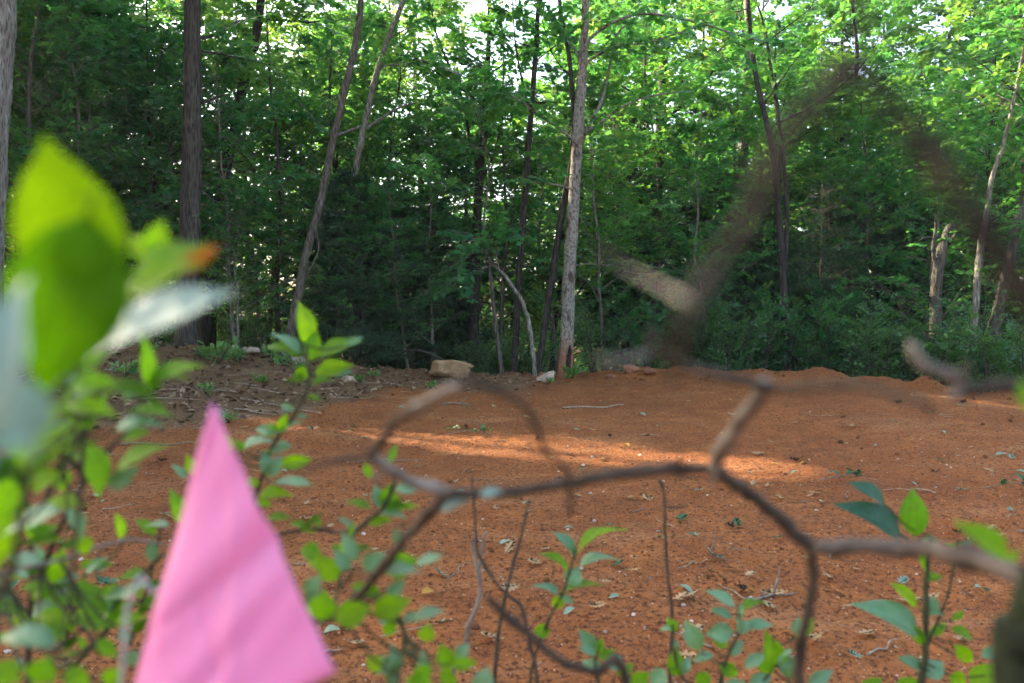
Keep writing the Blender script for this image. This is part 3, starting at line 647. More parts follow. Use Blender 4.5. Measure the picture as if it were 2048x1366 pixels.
for px, d, k in [(1500, 25, 't2'), (1650, 23, 't1'), (1780, 26, 't2'), (1900, 24, 't1'), (2040, 22, 't2'), (1380, 27, 't1'), (1180, 26, 't2'), (300, 24, 't2'), (80, 26, 't1'), (2150, 20, 't1')]:
    put(k, 'tall', *at(px, d), rs.uniform(.8, .95))
# low thicket that closes the view under the crowns
for d0, n, s0 in [(18, 10, 1.1), (24, 12, 1.5), (33, 15, 1.9), (44, 18, 2.4), (56, 18, 2.8)]:
    for q in range(n):
        d = d0 + rs.uniform(-2, 2); px = -200 + 2450 * (q + rs.random()) / n
        put(rs.choice(['b3', 'b3', 'b1']), 'thicket', *at(px, d), s0 * rs.uniform(.8, 1.2))

# trees beside the clearing, towards the sun
for x, y, s in [(-10.5, 9.5, .8), (-13, 14, .9), (-15, 8, .9), (-17, 18, 1.0), (-12, 4.5, .8), (-9.5, 13.5, .75), (-18, 12, .9), (-14.5, 20, 1.0), (-22, 17, 1.1), (-11, 17, .8), (-16, 5.5, .95), (-21, 8, 1.1), (-25, 20, 1.15), (-19, 25, 1.1), (-13, 11, .8)]:
    put(rs.choice(['t1', 't2']), 'shade', x, y, s)
for x, y, s in [(-8.2, 8.5, .9), (-9, 11, 1.0), (-8.5, 5.5, .9), (-10, 7, 1.0), (-11.5, 11.5, 1.1), (-13, 9, 1.1), (-10.5, 2.5, 1.0)]:
    put(rs.choice(['m1', 'm3', 'o2']), 'side', x, y, s)

# gaps in the leaves through which the low sun reaches the ground and a few trunks
SV = np.array(SUN); SH = np.array((SUN.x, SUN.y)) / math.hypot(SUN.x, SUN.y)
PATCH = [(-1.0, 7.75, .9, .24), (.1, 7.30, 1.1, .50), (.9, 6.95, 1.0, .42), (1.6, 6.65, .9, .46), (6.4, 10.0, .9, .34), (.5, 7.85, .8, .16), (-2.3, 8.2, .5, .15)]
SPOTS = [(P(1885, 500, 13.7), .42), (P(2000, 620, 13.4), .36), (P(1975, 700, 13.4), .28), (P(1255, 285, 16.3), .8), (P(1330, 300, 16.5), .5), (P(1480, 300, 18), .4), (P(655, 560, 14.2), .25)]
def in_gap(p, own_r):
    m = np.zeros(len(p), bool)
    for x, y, hl, hw in PATCH:
        z = float(ground_z(x, y)); t = (p[:, 2] - z) / SV[2]; q = p[:, :2] - SV[:2] * t[:, None] - (x, y)
        u = q @ SH; w = q[:, 0] * -SH[1] + q[:, 1] * SH[0]; m |= ((u / hl) ** 2 + (w / hw) ** 2 < 1) & (t > 1.0) & (vnoise(u * 2.2 + 5, w * 9 + 3, 77) > .20)
    for c, r in SPOTS:
        d = p - c; t = d @ SV; m |= (np.linalg.norm(d - t[:, None] * SV, axis=1) < r) & (t > own_r)
    return m
for o in [o for o in col.objects if o.name.startswith('crown')]:
    e = o.parent; me = o.data; n = len(me.vertices); co = np.empty(n * 3, np.float32); me.vertices.foreach_get('co', co); co = co.reshape(-1, 3)
    c_, s_ = math.cos(e.rotation_euler.z), math.sin(e.rotation_euler.z); k_ = e.scale.x
    w = np.stack([(co[:, 0] * c_ - co[:, 1] * s_) * k_ + e.location.x, (co[:, 0] * s_ + co[:, 1] * c_) * k_ + e.location.y, co[:, 2] * k_ + e.location.z], 1)
    m = in_gap(w, .7)
    if m.sum() < 25: continue
    f = np.empty(len(me.polygons) * 3, np.int32); me.loops.foreach_get('vertex_index', f); f = f.reshape(-1, 3)
    keep = ~(m[f].any(1)); tn = np.empty(len(f), np.float32); me.attributes['tint'].data.foreach_get('value', tn)
    o.data = new_mesh('crown', co, f[keep], me.materials[0], False, [('tint', tn[keep])])

# ------------------------------------------------------------------ things lying on the clay
def rock_mesh(name, mat, size, seed, cuts=7, sub=3, rough=.10):
    import bmesh
    rng = np.random.default_rng(seed); bm = bmesh.new(); bmesh.ops.create_icosphere(bm, subdivisions=sub, radius=1.0)
    v = np.array([x.co for x in bm.verts])
    for _ in range(cuts):
        n = rng.normal(0, 1, 3); n /= np.linalg.norm(n); dcut = rng.uniform(.45, .85); e = v @ n - dcut; v = v - np.maximum(e, 0)[:, None] * n * .95
    v += rng.normal(0, rough * .12, v.shape); v *= np.array(size) * .62
    for q, x in zip(bm.verts, v): q.co = x
    me = bpy.data.meshes.new(name); bm.to_mesh(me); bm.free(); me.materials.append(mat); return me

def lay(name, me, px, d, label, cat, up=.0, rot=(0, 0, 0), sc=1.0, group=None):
    x, y = at(px, d); o = link(name, me, loc=(x, y, gz(x, y) + up), scale=sc); o.rotation_euler = rot
    return tag(o, label, cat, group)

# the boulder: a blocky split stone with a flat top and a sloping right end
bg = rock_mesh('boulder', M_ROCK, (1, 1, 1), 4, 0, 5)
vv = np.array([x.co for x in bg.vertices]) / .62
sq = np.sign(vv) * np.abs(vv) ** .30; sq /= np.max(np.abs(sq)); rngb = np.random.default_rng(8)
sq[:, 2] -= np.maximum(sq[:, 0], 0) * .45 * (sq[:, 2] > 0); sq[:, 0] += .10 * sq[:, 2]
sq[:, 2] = np.where(sq[:, 2] < -.2, sq[:, 2] * (1 - .25 * (sq[:, 0] < 0)), sq[:, 2])
for fq, am in ((1.7, .12), (4.1, .06), (9, .035), (19, .018)):
    sq += am * (np.stack([vnoise(sq[:, 1] * fq + 7 * k, sq[:, 2] * fq + sq[:, 0] * fq * .7, 30 + k) for k in range(3)], 1) - .5) * 2
sq *= (.31, .24, .14)
bg.vertices.foreach_set('co', sq.astype(np.float32).ravel())
lay('boulder', bg, 902, 12.6, 'large blocky tan boulder with a flat top on the edge of the clearing', 'boulder', .10, (R(-8), R(3), R(10)))
lay('rock', rock_mesh('rock', M_ROCKPALE, (.30, .2, .16), 11), 1093, 12.6, 'pale wedge-shaped rock at the foot of the pale blotched trunk', 'rock', .05, (.1, -.35, .2))
lay('rock', rock_mesh('rock', M_ROCKRED, (.30, .2, .16), 12, 12), 1265, 12.9, 'reddish rock half buried in the bank right of the pale trunk', 'rock', .0, (0, .2, 0))
lay('rock', rock_mesh('rock', M_ROCKRED, (.20, .18, .12), 13, 12), 1225, 12.7, 'small red rock left of the half-buried one', 'rock', .0)
lay('rock', rock_mesh('rock', M_ROCKPALE, (.32, .24, .17), 14), 602, 12.4, 'pinkish rock on the leafy bank behind the blurred sprout', 'rock', .05)
lay('rock', rock_mesh('rock', M_ROCKPALE, (.30, .22, .10), 15), 700, 11.7, 'flat pale stone among the dead leaves left of the boulder', 'rock', .03)
lay('rock', rock_mesh('rock', M_ROCKPALE, (.26, .2, .12), 16), 500, 12.3, 'grey stone at the top of the leafy bank right of the thick oak', 'rock', .04)
lay('rock', rock_mesh('rock', M_ROCKRED, (.22, .16, .12), 17), 1300, 12.6, 'flat brown stone right of the half-buried red rock', 'rock', .03)

# oak-leaf outline, lobed and curled
def oakleaf_mesh(seed, mat, curl=.25):
    rng = np.random.default_rng(seed); half = [(.03, 0), (.05, .14), (.20, .20), (.10, .30), (.30, .42), (.13, .50), (.34, .66), (.15, .72), (.20, .88), (.0, 1.0)]
    v = []; 
    for x, y in half: v.append((x, y))
    for x, y in half[-2::-1]: v.append((-x, y))
    v = np.array(v); c = np.array([(0, y) for y in np.linspace(.05, .95, 6)])
    n = len(v); allv = np.vstack([v, c]); z = curl * (rng.uniform(.3, 1.2) * allv[:, 0] ** 2 * 3 + (allv[:, 1] - .5) ** 2 * rng.uniform(.4, 1.6) + rng.normal(0, .06, len(allv)))
    allv = np.column_stack([allv[:, 0], allv[:, 1] - .5, z]); f = []
    for q in range(n):
        a, b = q, (q + 1) % n; ym = (v[a][1] + v[b][1]) / 2; k = n + int(np.clip(round((ym - .05) / .18), 0, 5)); f.append((a, b, k))
    for q in range(5):
        k0, k1 = n + q, n + q + 1; ysw = .05 + .18 * (q + .5)
        for sgn in (1, -1):
            cand = [i for i in range(n) if np.sign(v[i][0]) == sgn]
            f.append((k0, k1, min(cand, key=lambda i: abs(v[i][1] - ysw))))
    return new_mesh('fallen_leaf', allv, np.array(f), mat)

def oval_leaf_mesh(seed, mat, curl=.2, wid=.5, name='fallen_leaf', nl=7, taper=1.0):
    """pointed oval leaf folded along its midrib, with a short stalk"""
    rng = np.random.default_rng(seed); v, f = [], []
    for k in range(nl + 1):
        t = k / nl; w = wid * .5 * (math.sin(math.pi * t ** (.80 * taper)) ** (.72 + .55 * t) if 0 < k < nl else .0) + (.012 if k == 0 else 0)
        zc = -curl * (t - .35) ** 2 * 1.2 + curl * .1; wav = .02 * math.sin(9 * t + seed)
        v += [(-w, t, zc + w * .32 + wav), (-w * .5, t, zc + w * .13), (0, t, zc), (w * .5, t, zc + w * .13), (w, t, zc + w * .32 - wav)]
    for k in range(nl):
        for c in range(4):
            a = k * 5 + c; f += [(a, a + 1, a + 6), (a, a + 6, a + 5)]
    b0 = len(v); v += [(-.012, -.12, -.02), (.012, -.12, -.02), (.012, .04, .0), (-.012, .04, .0), (0, -.12, .01), (0, .04, .02)]
    f += [(b0, b0 + 1, b0 + 2), (b0, b0 + 2, b0 + 3), (b0 + 1, b0 + 4, b0 + 5), (b0 + 1, b0 + 5, b0 + 2), (b0 + 4, b0, b0 + 3), (b0 + 4, b0 + 3, b0 + 5)]
    return new_mesh(name, np.array(v), np.array(f), mat, True)

rl = random.Random(21)
FL = {'tan': [oakleaf_mesh(s, M_DRYLEAF, .25) for s in (1, 2, 3, 4)], 'pale': [oval_leaf_mesh(s, M_PALELEAF, .4) for s in (5, 6)] + [oakleaf_mesh(7, M_PALELEAF, .5)],
      'green': [oakleaf_mesh(8, M_FALLGREEN, .5), oval_leaf_mesh(9, M_FALLGREEN, .4)], 'yellow': [oval_leaf_mesh(10, M_YELLOWLEAF, .4)], 'grey': [oakleaf_mesh(s, M_GREYLEAF, .9) for s in (11, 12, 13)]}
FLAB = {'tan': ('dry tan lobed leaf lying on the open red clay', 'dry tan leaves on the clay'), 'pale': ('pale blue-green fallen leaf lying underside up on the clay', 'pale leaves on the clay'),
        'green': ('fresh green fallen leaf lying on the red clay', 'green fallen leaves on the clay'), 'yellow': ('small yellow fallen leaf lying on the red clay', 'yellow leaves on the clay'), 'grey': ('curled dark brown dead leaf lying on the clay', 'dark dead leaves on the clay')}
def drop_leaf(kind, x, y, s, label=None, tilt=.2):
    o = link('fallen_leaf', rl.choice(FL[kind]), loc=(x, y, gz(x, y) + .012 + s * .06)); o.scale = (s, s, s)
    o.rotation_euler = (rl.gauss(0, tilt), rl.gauss(0, tilt), rl.random() * 6.28)
    lb, gp = FLAB[kind]; tag(o, label or lb, 'fallen leaf', None if label else gp); return o
def spot(ymin=2.7, ymax=12.6):
    while True:
        y = ymin + (ymax - ymin) * rl.random() ** 1.25; x = rl.uniform(-.66, .66) * y
        if litter_mask(np.array(x), np.array(y)) < .5 and x < 9: return x, y
for kind, n in (('tan', 150), ('pale', 85), ('green', 14), ('yellow', 16), ('grey', 22)):
    for _ in range(n):
        x, y = spot(); drop_leaf(kind, x, y, rl.uniform(.055, .12) * (.8 if kind in ('yellow', 'pale') else 1))
for px, py, kind, s, lb in [(1542, 1218, 'tan', .115, 'largest dry tan oak leaf in the near clay, below the dark branch fork'), (1868, 1195, 'tan', .10, 'curled tan leaf on the clay right of the upright sprout'),
                            (1738, 1270, 'tan', .10, 'folded dry leaf on the near clay left of the upright sprout stem'), (1450, 1165, 'tan', .09, 'pale crumpled leaf left of the hanging branch'), (880, 1162, 'pale', .075, 'pale green leaf on the clay beside the thin grey twigs'),
                            (1700, 955, 'green', .12, 'torn green leaf lying above the dark curled shrub leaf')]:
    dd = CAM_H / ((py - 640) / FPX); x, y = at(px, dd); drop_leaf(kind, x, y, s, lb, .25)

# a fallen sprig of fresh leaves in the sun streak
def sprig(px, py, n, lb, s=.09):
    dd = CAM_H / ((py - 640) / FPX) * .98; x, y = at(px, dd); z = gz(x, y); e = tag(link('fallen_sprig', None, loc=(x, y, z)), lb, 'fallen sprig')
    g = Geo(); tube(g, smooth_path([(-.22, 0, .02), (0, .03, .05), (.24, -.02, .02)], 4), np.linspace(.006, .002, 9), 5); link('stem', g.mesh('stem', M_STICK), e)
    for k in range(n):
        o = link('leaf', rl.choice(FL['green']), e, loc=(rl.uniform(-.22, .22), rl.uniform(-.07, .07), .05 + .03 * rl.random())); o.scale = (s,) * 3; o.rotation_euler = (rl.gauss(0, .5), rl.gauss(0, .5), rl.random() * 6.28)
sprig(940, 876, 11, 'fallen sprig of green leaves lying in the streak of sunlight')
sprig(1700, 962, 7, 'wilted green sprig on the clay above the dark curled shrub leaf', .08)
sprig(2035, 985, 7, 'green leafy sprig on the clay at the right edge', .08)
sprig(640, 790, 8, 'green sprig lying on the leafy bank left of the boulder', .10)
sprig(25, 1168, 5, 'dark green oak sprig on the clay at the left edge', .09)

# sticks
def stick(px, py, L, ang, r, lb=None, fork=False, mat=None, bend=.12):
    dd = CAM_H / ((py - 640) / FPX) if py > 820 else 10.5 - (py - 780) * .05; x, y = at(px, dd); rg = np.random.default_rng(int(px * 7 + py))
    n = 6; t = np.linspace(-.5, .5, n) * L; pts = []
    for k in range(n):
        ox = math.cos(ang) * t[k] + rg.normal(0, bend * L * .25); oy = math.sin(ang) * t[k] + rg.normal(0, bend * L * .25)
        pts.append((ox, oy, gz(x + ox, y + oy) + r * .8 + abs(rg.normal(0, .006))))
    pts = np.array(pts); z0 = pts[0][2]; pts[:, 2] -= z0
    g = Geo(); tube(g, smooth_path(pts, 3), np.linspace(r, r * .5, 3 * (n - 1) + 1), 5, True, .3, rg)
    o = link('stick', g.mesh('stick', mat or M_STICK), loc=(x, y, z0))
    tag(o, lb or 'small dead twig lying on the red clay', 'stick', None if lb else 'dead twigs on the clay')
    if fork:
        g = Geo(); q = pts[3]; tube(g, [q, q + (.1 * L, .12 * L, .05), q + (.2 * L, .3 * L, .10)], [r * .7, r * .5, r * .2], 5); link('side_twig', g.mesh('side_twig', mat or M_STICK), o)
stick(1433, 1110, .18, 1.9, .006, 'bare pale curved stick standing out on the clay left of the hanging branch', True, M_TWIGPALE)
stick(915, 832, .42, .4, .012, 'forked grey stick on the clay below the boulder', True, M_TWIGPALE)
stick(700, 828, .6, .3, .010, 'thin bent stick on the sandy edge of the clay', True)
stick(1545, 1195, .3, .5, .008, 'pale stick beside the largest tan oak leaf', True, M_TWIGPALE)
stick(780, 925, .55, .1, .009, 'long straw-coloured stick below the sun streak')
stick(1190, 790, .9, .25, .014, 'long thin stick on the bank by the pale wedge-shaped rock', False)
stick(560, 805, 1.0, -.25, .014, 'long dark stick across the leafy bank')
stick(320, 905, .8, .2, .010, 'thin stick on the clay below the leaf pile')
for _ in range(55):
    x, y = spot(2.8, 12); stick(1024 + x / y * FPX, 640 + CAM_H / y * FPX, rl.uniform(.06, .3), rl.random() * 3.14, rl.uniform(.002, .006))

# dead branch over the boulder
g = Geo(); q = np.array([P(890, 725, 12.9), P(862, 708, 13.0), P(830, 700, 13.1), P(800, 705, 13.2), P(775, 712, 13.3)])
b0 = np.array((q[0][0], q[0][1], float(ground_z(q[0][0], q[0][1])))); q = np.vstack([b0, q]) - b0
tube(g, smooth_path(q, 4), np.linspace(.03, .012, 21), 6, True, .2, np.random.default_rng(3)); tube(g, smooth_path([q[3], P(820, 740, 13.2) - b0, P(812, 752, 13.2) - b0], 3), np.linspace(.012, .006, 7), 5)
tag(link('dead_branch', g.mesh('dead_branch', M_DARKBARK), loc=b0), 'dead dark branch arching down behind the boulder', 'branch')

# pebbles, singly
PB = [rock_mesh('pebble', M_QUARTZ, (1, .8, .6), s, 5, 1) for s in (31, 32, 33)] + [rock_mesh('pebble', M_ROCKPALE, (1, .75, .5), s, 5, 1) for s in (34, 35)]
CL = [rock_mesh('clay_clod', M_CLOD, (1, .85, .7), s, 4, 2, .5) for s in (41, 42, 43)]
for _ in range(220):
    x, y = spot(2.7, 8); s = rl.uniform(.009, .026) * (1.4 if rl.random() < .15 else 1); o = link('pebble', rl.choice(PB), loc=(x, y, gz(x, y) + s * .15), scale=s); o.rotation_euler = (0, 0, rl.random() * 6)
    tag(o, 'small pale quartz pebble lying on the near red clay', 'pebble', 'pale pebbles on the clay')
for _ in range(160):
    if rl.random() < .6: x = rl.uniform(-1.5, 7.5); y = float(np.interp(x, CX, CY)) - rl.uniform(.1, 1.3)
    else: x, y = spot(3, 9)
    s = rl.uniform(.02, .06) * (.6 if y < 7 else 1); o = link('clay_clod', rl.choice(CL), loc=(x, y, gz(x, y) + s * .2), scale=s); o.rotation_euler = (rl.random(), rl.random(), rl.random() * 6)
    tag(o, 'crumbly dark red clod of clay lying on the clearing', 'clod', 'clay clods on the clearing')
# crumbs and grit too small and too many to count
def scatter(name, n, mat, smin, smax, label, seed, fy=1.6, ymax=11):
    rg = np.random.default_rng(seed); y = 2.4 + (ymax - 2.4) * rg.random(n) ** fy; x = rg.uniform(-.7, .7, n) * y
    ok = litter_mask(x, y) < .55; x, y = x[ok], y[ok]; n = len(x); s = smin + (smax - smin) * rg.random(n) ** 3
    z = ground_z(x, y) + ground_fine(x, y) + s * .2
    tv = np.array([(1, 0, 0), (-.6, .8, 0), (-.5, -.9, 0), (.1, .1, .8), (.1, 0, -.6)]); tf = np.array([(0, 1, 3), (1, 2, 3), (2, 0, 3), (1, 0, 4), (2, 1, 4), (0, 2, 4)])
    a = rg.random(n) * 6.28; ex = np.stack([np.cos(a), np.sin(a), 0 * a], 1); ey = np.stack([-np.sin(a), np.cos(a), 0 * a], 1); ez = np.tile((0, 0, 1.), (n, 1))
    g = Geo(); batch(g, tv, tf, np.stack([x, y, z], 1), ex, ey, ez, s, rg.random(n)); tag(link(name, g.mesh(name, mat)), label, kind='stuff')
scatter('gravel', 6000, M_GRIT, .0015, .008, 'fine pale grit strewn over the red clay', 51)
scatter('clay_crumbs', 16000, M_CLOD, .002, .011, 'loose dark crumbs of red clay', 52)

# leaf litter on the bank and under the trees
rg = np.random.default_rng(61); n = 30000; x = rg.uniform(-11, 9, n); y = rg.uniform(6.5, 17, n)
ok = rg.random(n) < (litter_mask(x, y) - .25) * np.where((np.abs(x + 3.9) < 1.2) & (np.abs(y - 8.7) < .9), 1.3, .75); x, y = x[ok], y[ok]; n = len(x)
z = ground_z(x, y) + ground_fine(x, y) + .01 + .03 * rg.random(n); dirs = rg.normal(0, 1, (n, 3)) * (1, 1, .35); nh = rg.normal(0, .35, (n, 3)) + (0, 0, 1)
lx, ly, lz = frames(dirs, nh); g = Geo(); batch(g, OVAL6[0] * (1.3, 1, 2.5), OVAL6[1], np.stack([x, y, z], 1), lx, ly, lz, rg.uniform(.045, .10, n), rg.random(n))
tag(link('leaf_litter', g.mesh('leaf_litter', M_GREYLEAF)), 'rotting brown leaf litter covering the bank and forest floor', kind='stuff')
for _ in range(40):
    x = rl.uniform(-6, -1.2); y = rl.uniform(7.6, 11.5)
    if litter_mask(np.array(x), np.array(y)) > .4:
        L = rl.uniform(.2, .7); g = Geo(); a = rl.random() * 3.14; pts = np.array([(math.cos(a) * t * L + rl.gauss(0, .02), math.sin(a) * t * L + rl.gauss(0, .02), gz(x + math.cos(a) * t * L, y + math.sin(a) * t * L) - gz(x, y) + .03) for t in (-.5, -.2, .1, .5)])
        tube(g, smooth_path(pts, 3), np.linspace(.009, .004, 10), 5); tag(link('stick', g.mesh('stick', M_STICK), loc=(x, y, gz(x, y))), 'dead stick lying among the rotting leaves on the bank', 'stick', 'dead sticks on the leafy bank')

# weeds
def weed(px, d, s, lb=None, n=9):
    x, y = at(px, d); e = tag(link('weed', None, loc=(x, y, gz(x, y))), lb or 'small green weed sprouting from the leafy bank', 'weed', None if lb else 'weeds on the bank'); rg = np.random.default_rng(int(px)); g, c, tw = Geo(), Geo(), []
    for k in range(n):
        a = rg.random() * 6.28; dv = np.array((math.cos(a) * .6, math.sin(a) * .6, .9)) ; L = s * (.6 + .6 * rg.random()); tube(g, [(0, 0, 0), dv * L * .5, dv * L], [.004, .003, .001], 3); tw.append((dv * L * .3, dv / np.linalg.norm(dv), L * .7))
    finish_crown(c, tw, rg, OVAL6, s * .32, 8, tintc=.85, flat=.5); link('stem', g.mesh('stem', M_STEM), e); link('foliage', c.mesh('foliage', M_BUSH), e)
weed(436, 11.4, .34, 'bright green fern-like weed at the foot of the thick oak')
weed(1145, 12.8, .26, 'small leafy weed at the foot of the pale blotched trunk')
for px, d, s in [(480, 11.8, .2), (250, 9.8, .22), (330, 10.3, .16), (520, 10.6, .15), (410, 9.3, .14), (720, 11.6, .13), (745, 12.2, .12), (860, 11.3, .12), (600, 11.9, .16), (565, 12.0, .2), (150, 9.2, .2), (455, 8.1, .12), (1100, 12.4, .1), (300, 11.2, .18), (1330, 12.9, .14), (400, 11.6, .2), (545, 12.2, .2)]: weed(px, d, s)

# ------------------------------------------------------------------ the shrubs in front
LEAFM = {k: [oval_leaf_mesh(sd, m, c, .5, 'leaf', 8, tp) for sd, c, tp in ((71, .12, 1.0), (72, .35, .92), (73, .22, 1.08), (74, .5, 1.0))] for k, m in (('g', M_FORE), ('p', M_FOREPALE), ('w', M_WITHER), ('n', M_FORENEAR), ('d', M_FOREDARK), ('t', M_FORETEAL), ('u', M_SKYSHEEN))}
for k in LEAFM:
    for mi, me in enumerate(LEAFM[k]):
        a = me.attributes.new('tint', 'FLOAT', 'POINT'); a.data.foreach_set('value', np.full(len(me.vertices), .5, np.float32))
rf = random.Random(5)
CAMP = np.array((0, 0, CAM_H))

class Plant:
    def __init__(s, name, label, foot, cat='shrub', group=None):
        x, y = foot; s.o = np.array((x, y, gz(x, y))); s.e = tag(link(name, None, loc=s.o), label, cat, group); s.paths = []
    def branch(s, pts, w, mat=None, foot=False, name='branch', wob=.18):
        """pts (px, py, d), w = thickness in px at each end"""
        mat = mat or M_TWIG
        q = [P(*p) for p in pts]; n = len(q); r = [((w[0] + (w[1] - w[0]) * i / max(n - 1, 1)) * .5 / FPX * pts[i][2]) for i in range(n)]
        if foot:                                     # carry the stem on down to the ground
            a = q[-1]; t = np.array((s.o[0], s.o[1], s.o[2] - .03)); q += [a * .6 + t * .4 + np.array((0, 0, .0)), t]; r += [r[-1] * 1.15, r[-1] * 1.4]
        path = smooth_path(np.array(q) - s.o, 5); rr = np.interp(np.linspace(0, 1, len(path)), np.linspace(0, 1, len(r)), r)
        rb = np.random.default_rng(int(abs(pts[0][0] * 13 + pts[0][1]))); m_ = len(path)
        for _ in range(max(1, m_ // 7)):             # nodes and old bud scars
            rr = rr * (1 + rb.uniform(.15, .4) * np.exp(-((np.arange(m_) - rb.uniform(1, m_ - 1)) / .8) ** 2))
        path[1:-1] += rb.normal(0, 1, (m_ - 2, 3)) * rr[1:-1, None] * .13
        g = Geo(); tube(g, path, rr, 8, True, wob, rb)
        if w[0] > 9 and m_ > 12:
            for _ in range(max(1, m_ // 14)):        # short spurs
                k = int(rb.integers(3, m_ - 3)); dv = rb.normal(0, 1, 3); dv /= np.linalg.norm(dv); L_ = rr[k] * rb.uniform(2.5, 5)
                tube(g, [path[k], path[k] + dv * L_ * .6, path[k] + dv * L_ + rb.normal(0, .1, 3) * L_], [rr[k] * .5, rr[k] * .35, rr[k] * .22], 5, True)
        s.paths.append((path, link(name, g.mesh(name, mat, True), s.e)))
    def leaf(s, b, t, w, d, m='g', dt=None, var=None, up=1.0, attach=True):
        B = P(b[0], b[1], d) - s.o; T = P(t[0], t[1], d if dt is None else dt) - s.o; ey = T - B; L = np.linalg.norm(ey); ey /= L
        W = w / FPX * d; mid = (B + T) / 2 + s.o; toc = CAMP - mid; toc /= np.linalg.norm(toc); toc -= ey * (toc @ ey); toc /= np.linalg.norm(toc) + 1e-9
        true = max(W, .46 * L); cs = min(1, W / true); sd = np.cross(ey, toc); sgn = 1 if sd[2] * up >= 0 else -1
        nrm = toc * cs + sd * sgn * math.sqrt(max(0, 1 - cs * cs)); ex = np.cross(ey, nrm); ex /= np.linalg.norm(ex); nrm = np.cross(ex, ey)
        M = Matrix(((*(ex * true / .5 * 1.02),), (*(ey * L),), (*(nrm * L),))).transposed().to_4x4(); M.translation = Vector(B)
        best = None; S = B - ey * L * .1
        for p, po in s.paths:
            dd = np.linalg.norm(p - S, axis=1); k = int(dd.argmin())
            if best is None or dd[k] < best[0]: best = (dd[k], p[k], po)
        o = link('leaf', rf.choice(LEAFM[m]) if var is None else LEAFM[m][var], best[2]); o.matrix_local = M
        if attach and .004 < best[0] < .30:
            c = best[1]; mdp = c * .5 + S * .5 - np.array((0, 0, best[0] * .12)); g = Geo()
            tube(g, smooth_path([c, mdp, S], 3), np.linspace(.0012 + best[0] * .004, .0009, 7), 5, False); link('twig', g.mesh('twig', M_STEM, True), best[2])
        return o
    def done(s, extra=0, size=36, kinds='ggp', seed=1):
        rx = random.Random(seed)
        for _ in range(extra):
            p, po = rx.choice(s.paths); k = rx.randrange(len(p) - 2); q = p[k] + s.o; d = q[1]
            if d < .42: continue
            px = 1024 + q[0] / d * FPX; py = 640 - (q[2] - CAM_H) / d * FPX
            if py > 1420: continue
            a = rx.uniform(-3.3, .2); L = size * rx.uniform(.75, 1.5) * .8 / d
            s.leaf((px + math.cos(a) * 6, py + math.sin(a) * 6), (px + math.cos(a) * L, py + math.sin(a) * L * .8), L * rx.uniform(.20, .42), d, rx.choice(kinds))

# -- A: the shrub at the left with the big leaves close to the lens
A = Plant('leafy_shrub', 'leafy shrub with huge blurred leaves rising along the left edge', (-.22, .42))
A.branch([(150, 560, .29), (110, 700, .28), (85, 800, .29), (60, 950, .33), (20, 1150, .38), (-20, 1366, .42)], (9, 16), M_STEM, True)
A.branch([(310, 500, .37), (280, 540, .36), (230, 610, .34), (170, 720, .31), (95, 800, .29)], (8, 12), M_STEM)
A.leaf((185, 620), (84, 262), 190, .27, 'n', var=0); A.leaf((178, 432), (84, 800), 215, .255, 'd', var=0, attach=False)
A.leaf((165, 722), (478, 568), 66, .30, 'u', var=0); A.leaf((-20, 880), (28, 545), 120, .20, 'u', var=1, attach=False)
A.leaf((302, 517), (258, 468), 42, .37); A.leaf((303, 512), (326, 438), 48, .37)
A.leaf((262, 565), (412, 480), 42, .33, var=2); A.leaf((240, 600), (400, 515), 48, .32, var=2); A.leaf((345, 535), (440, 492), 48, .34, 'w'); A.leaf((250, 600), (305, 545), 30, .33); A.leaf((120, 500), (60, 460), 40, .33)
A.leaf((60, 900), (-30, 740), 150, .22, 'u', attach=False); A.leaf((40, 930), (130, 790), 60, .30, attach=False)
A.done()

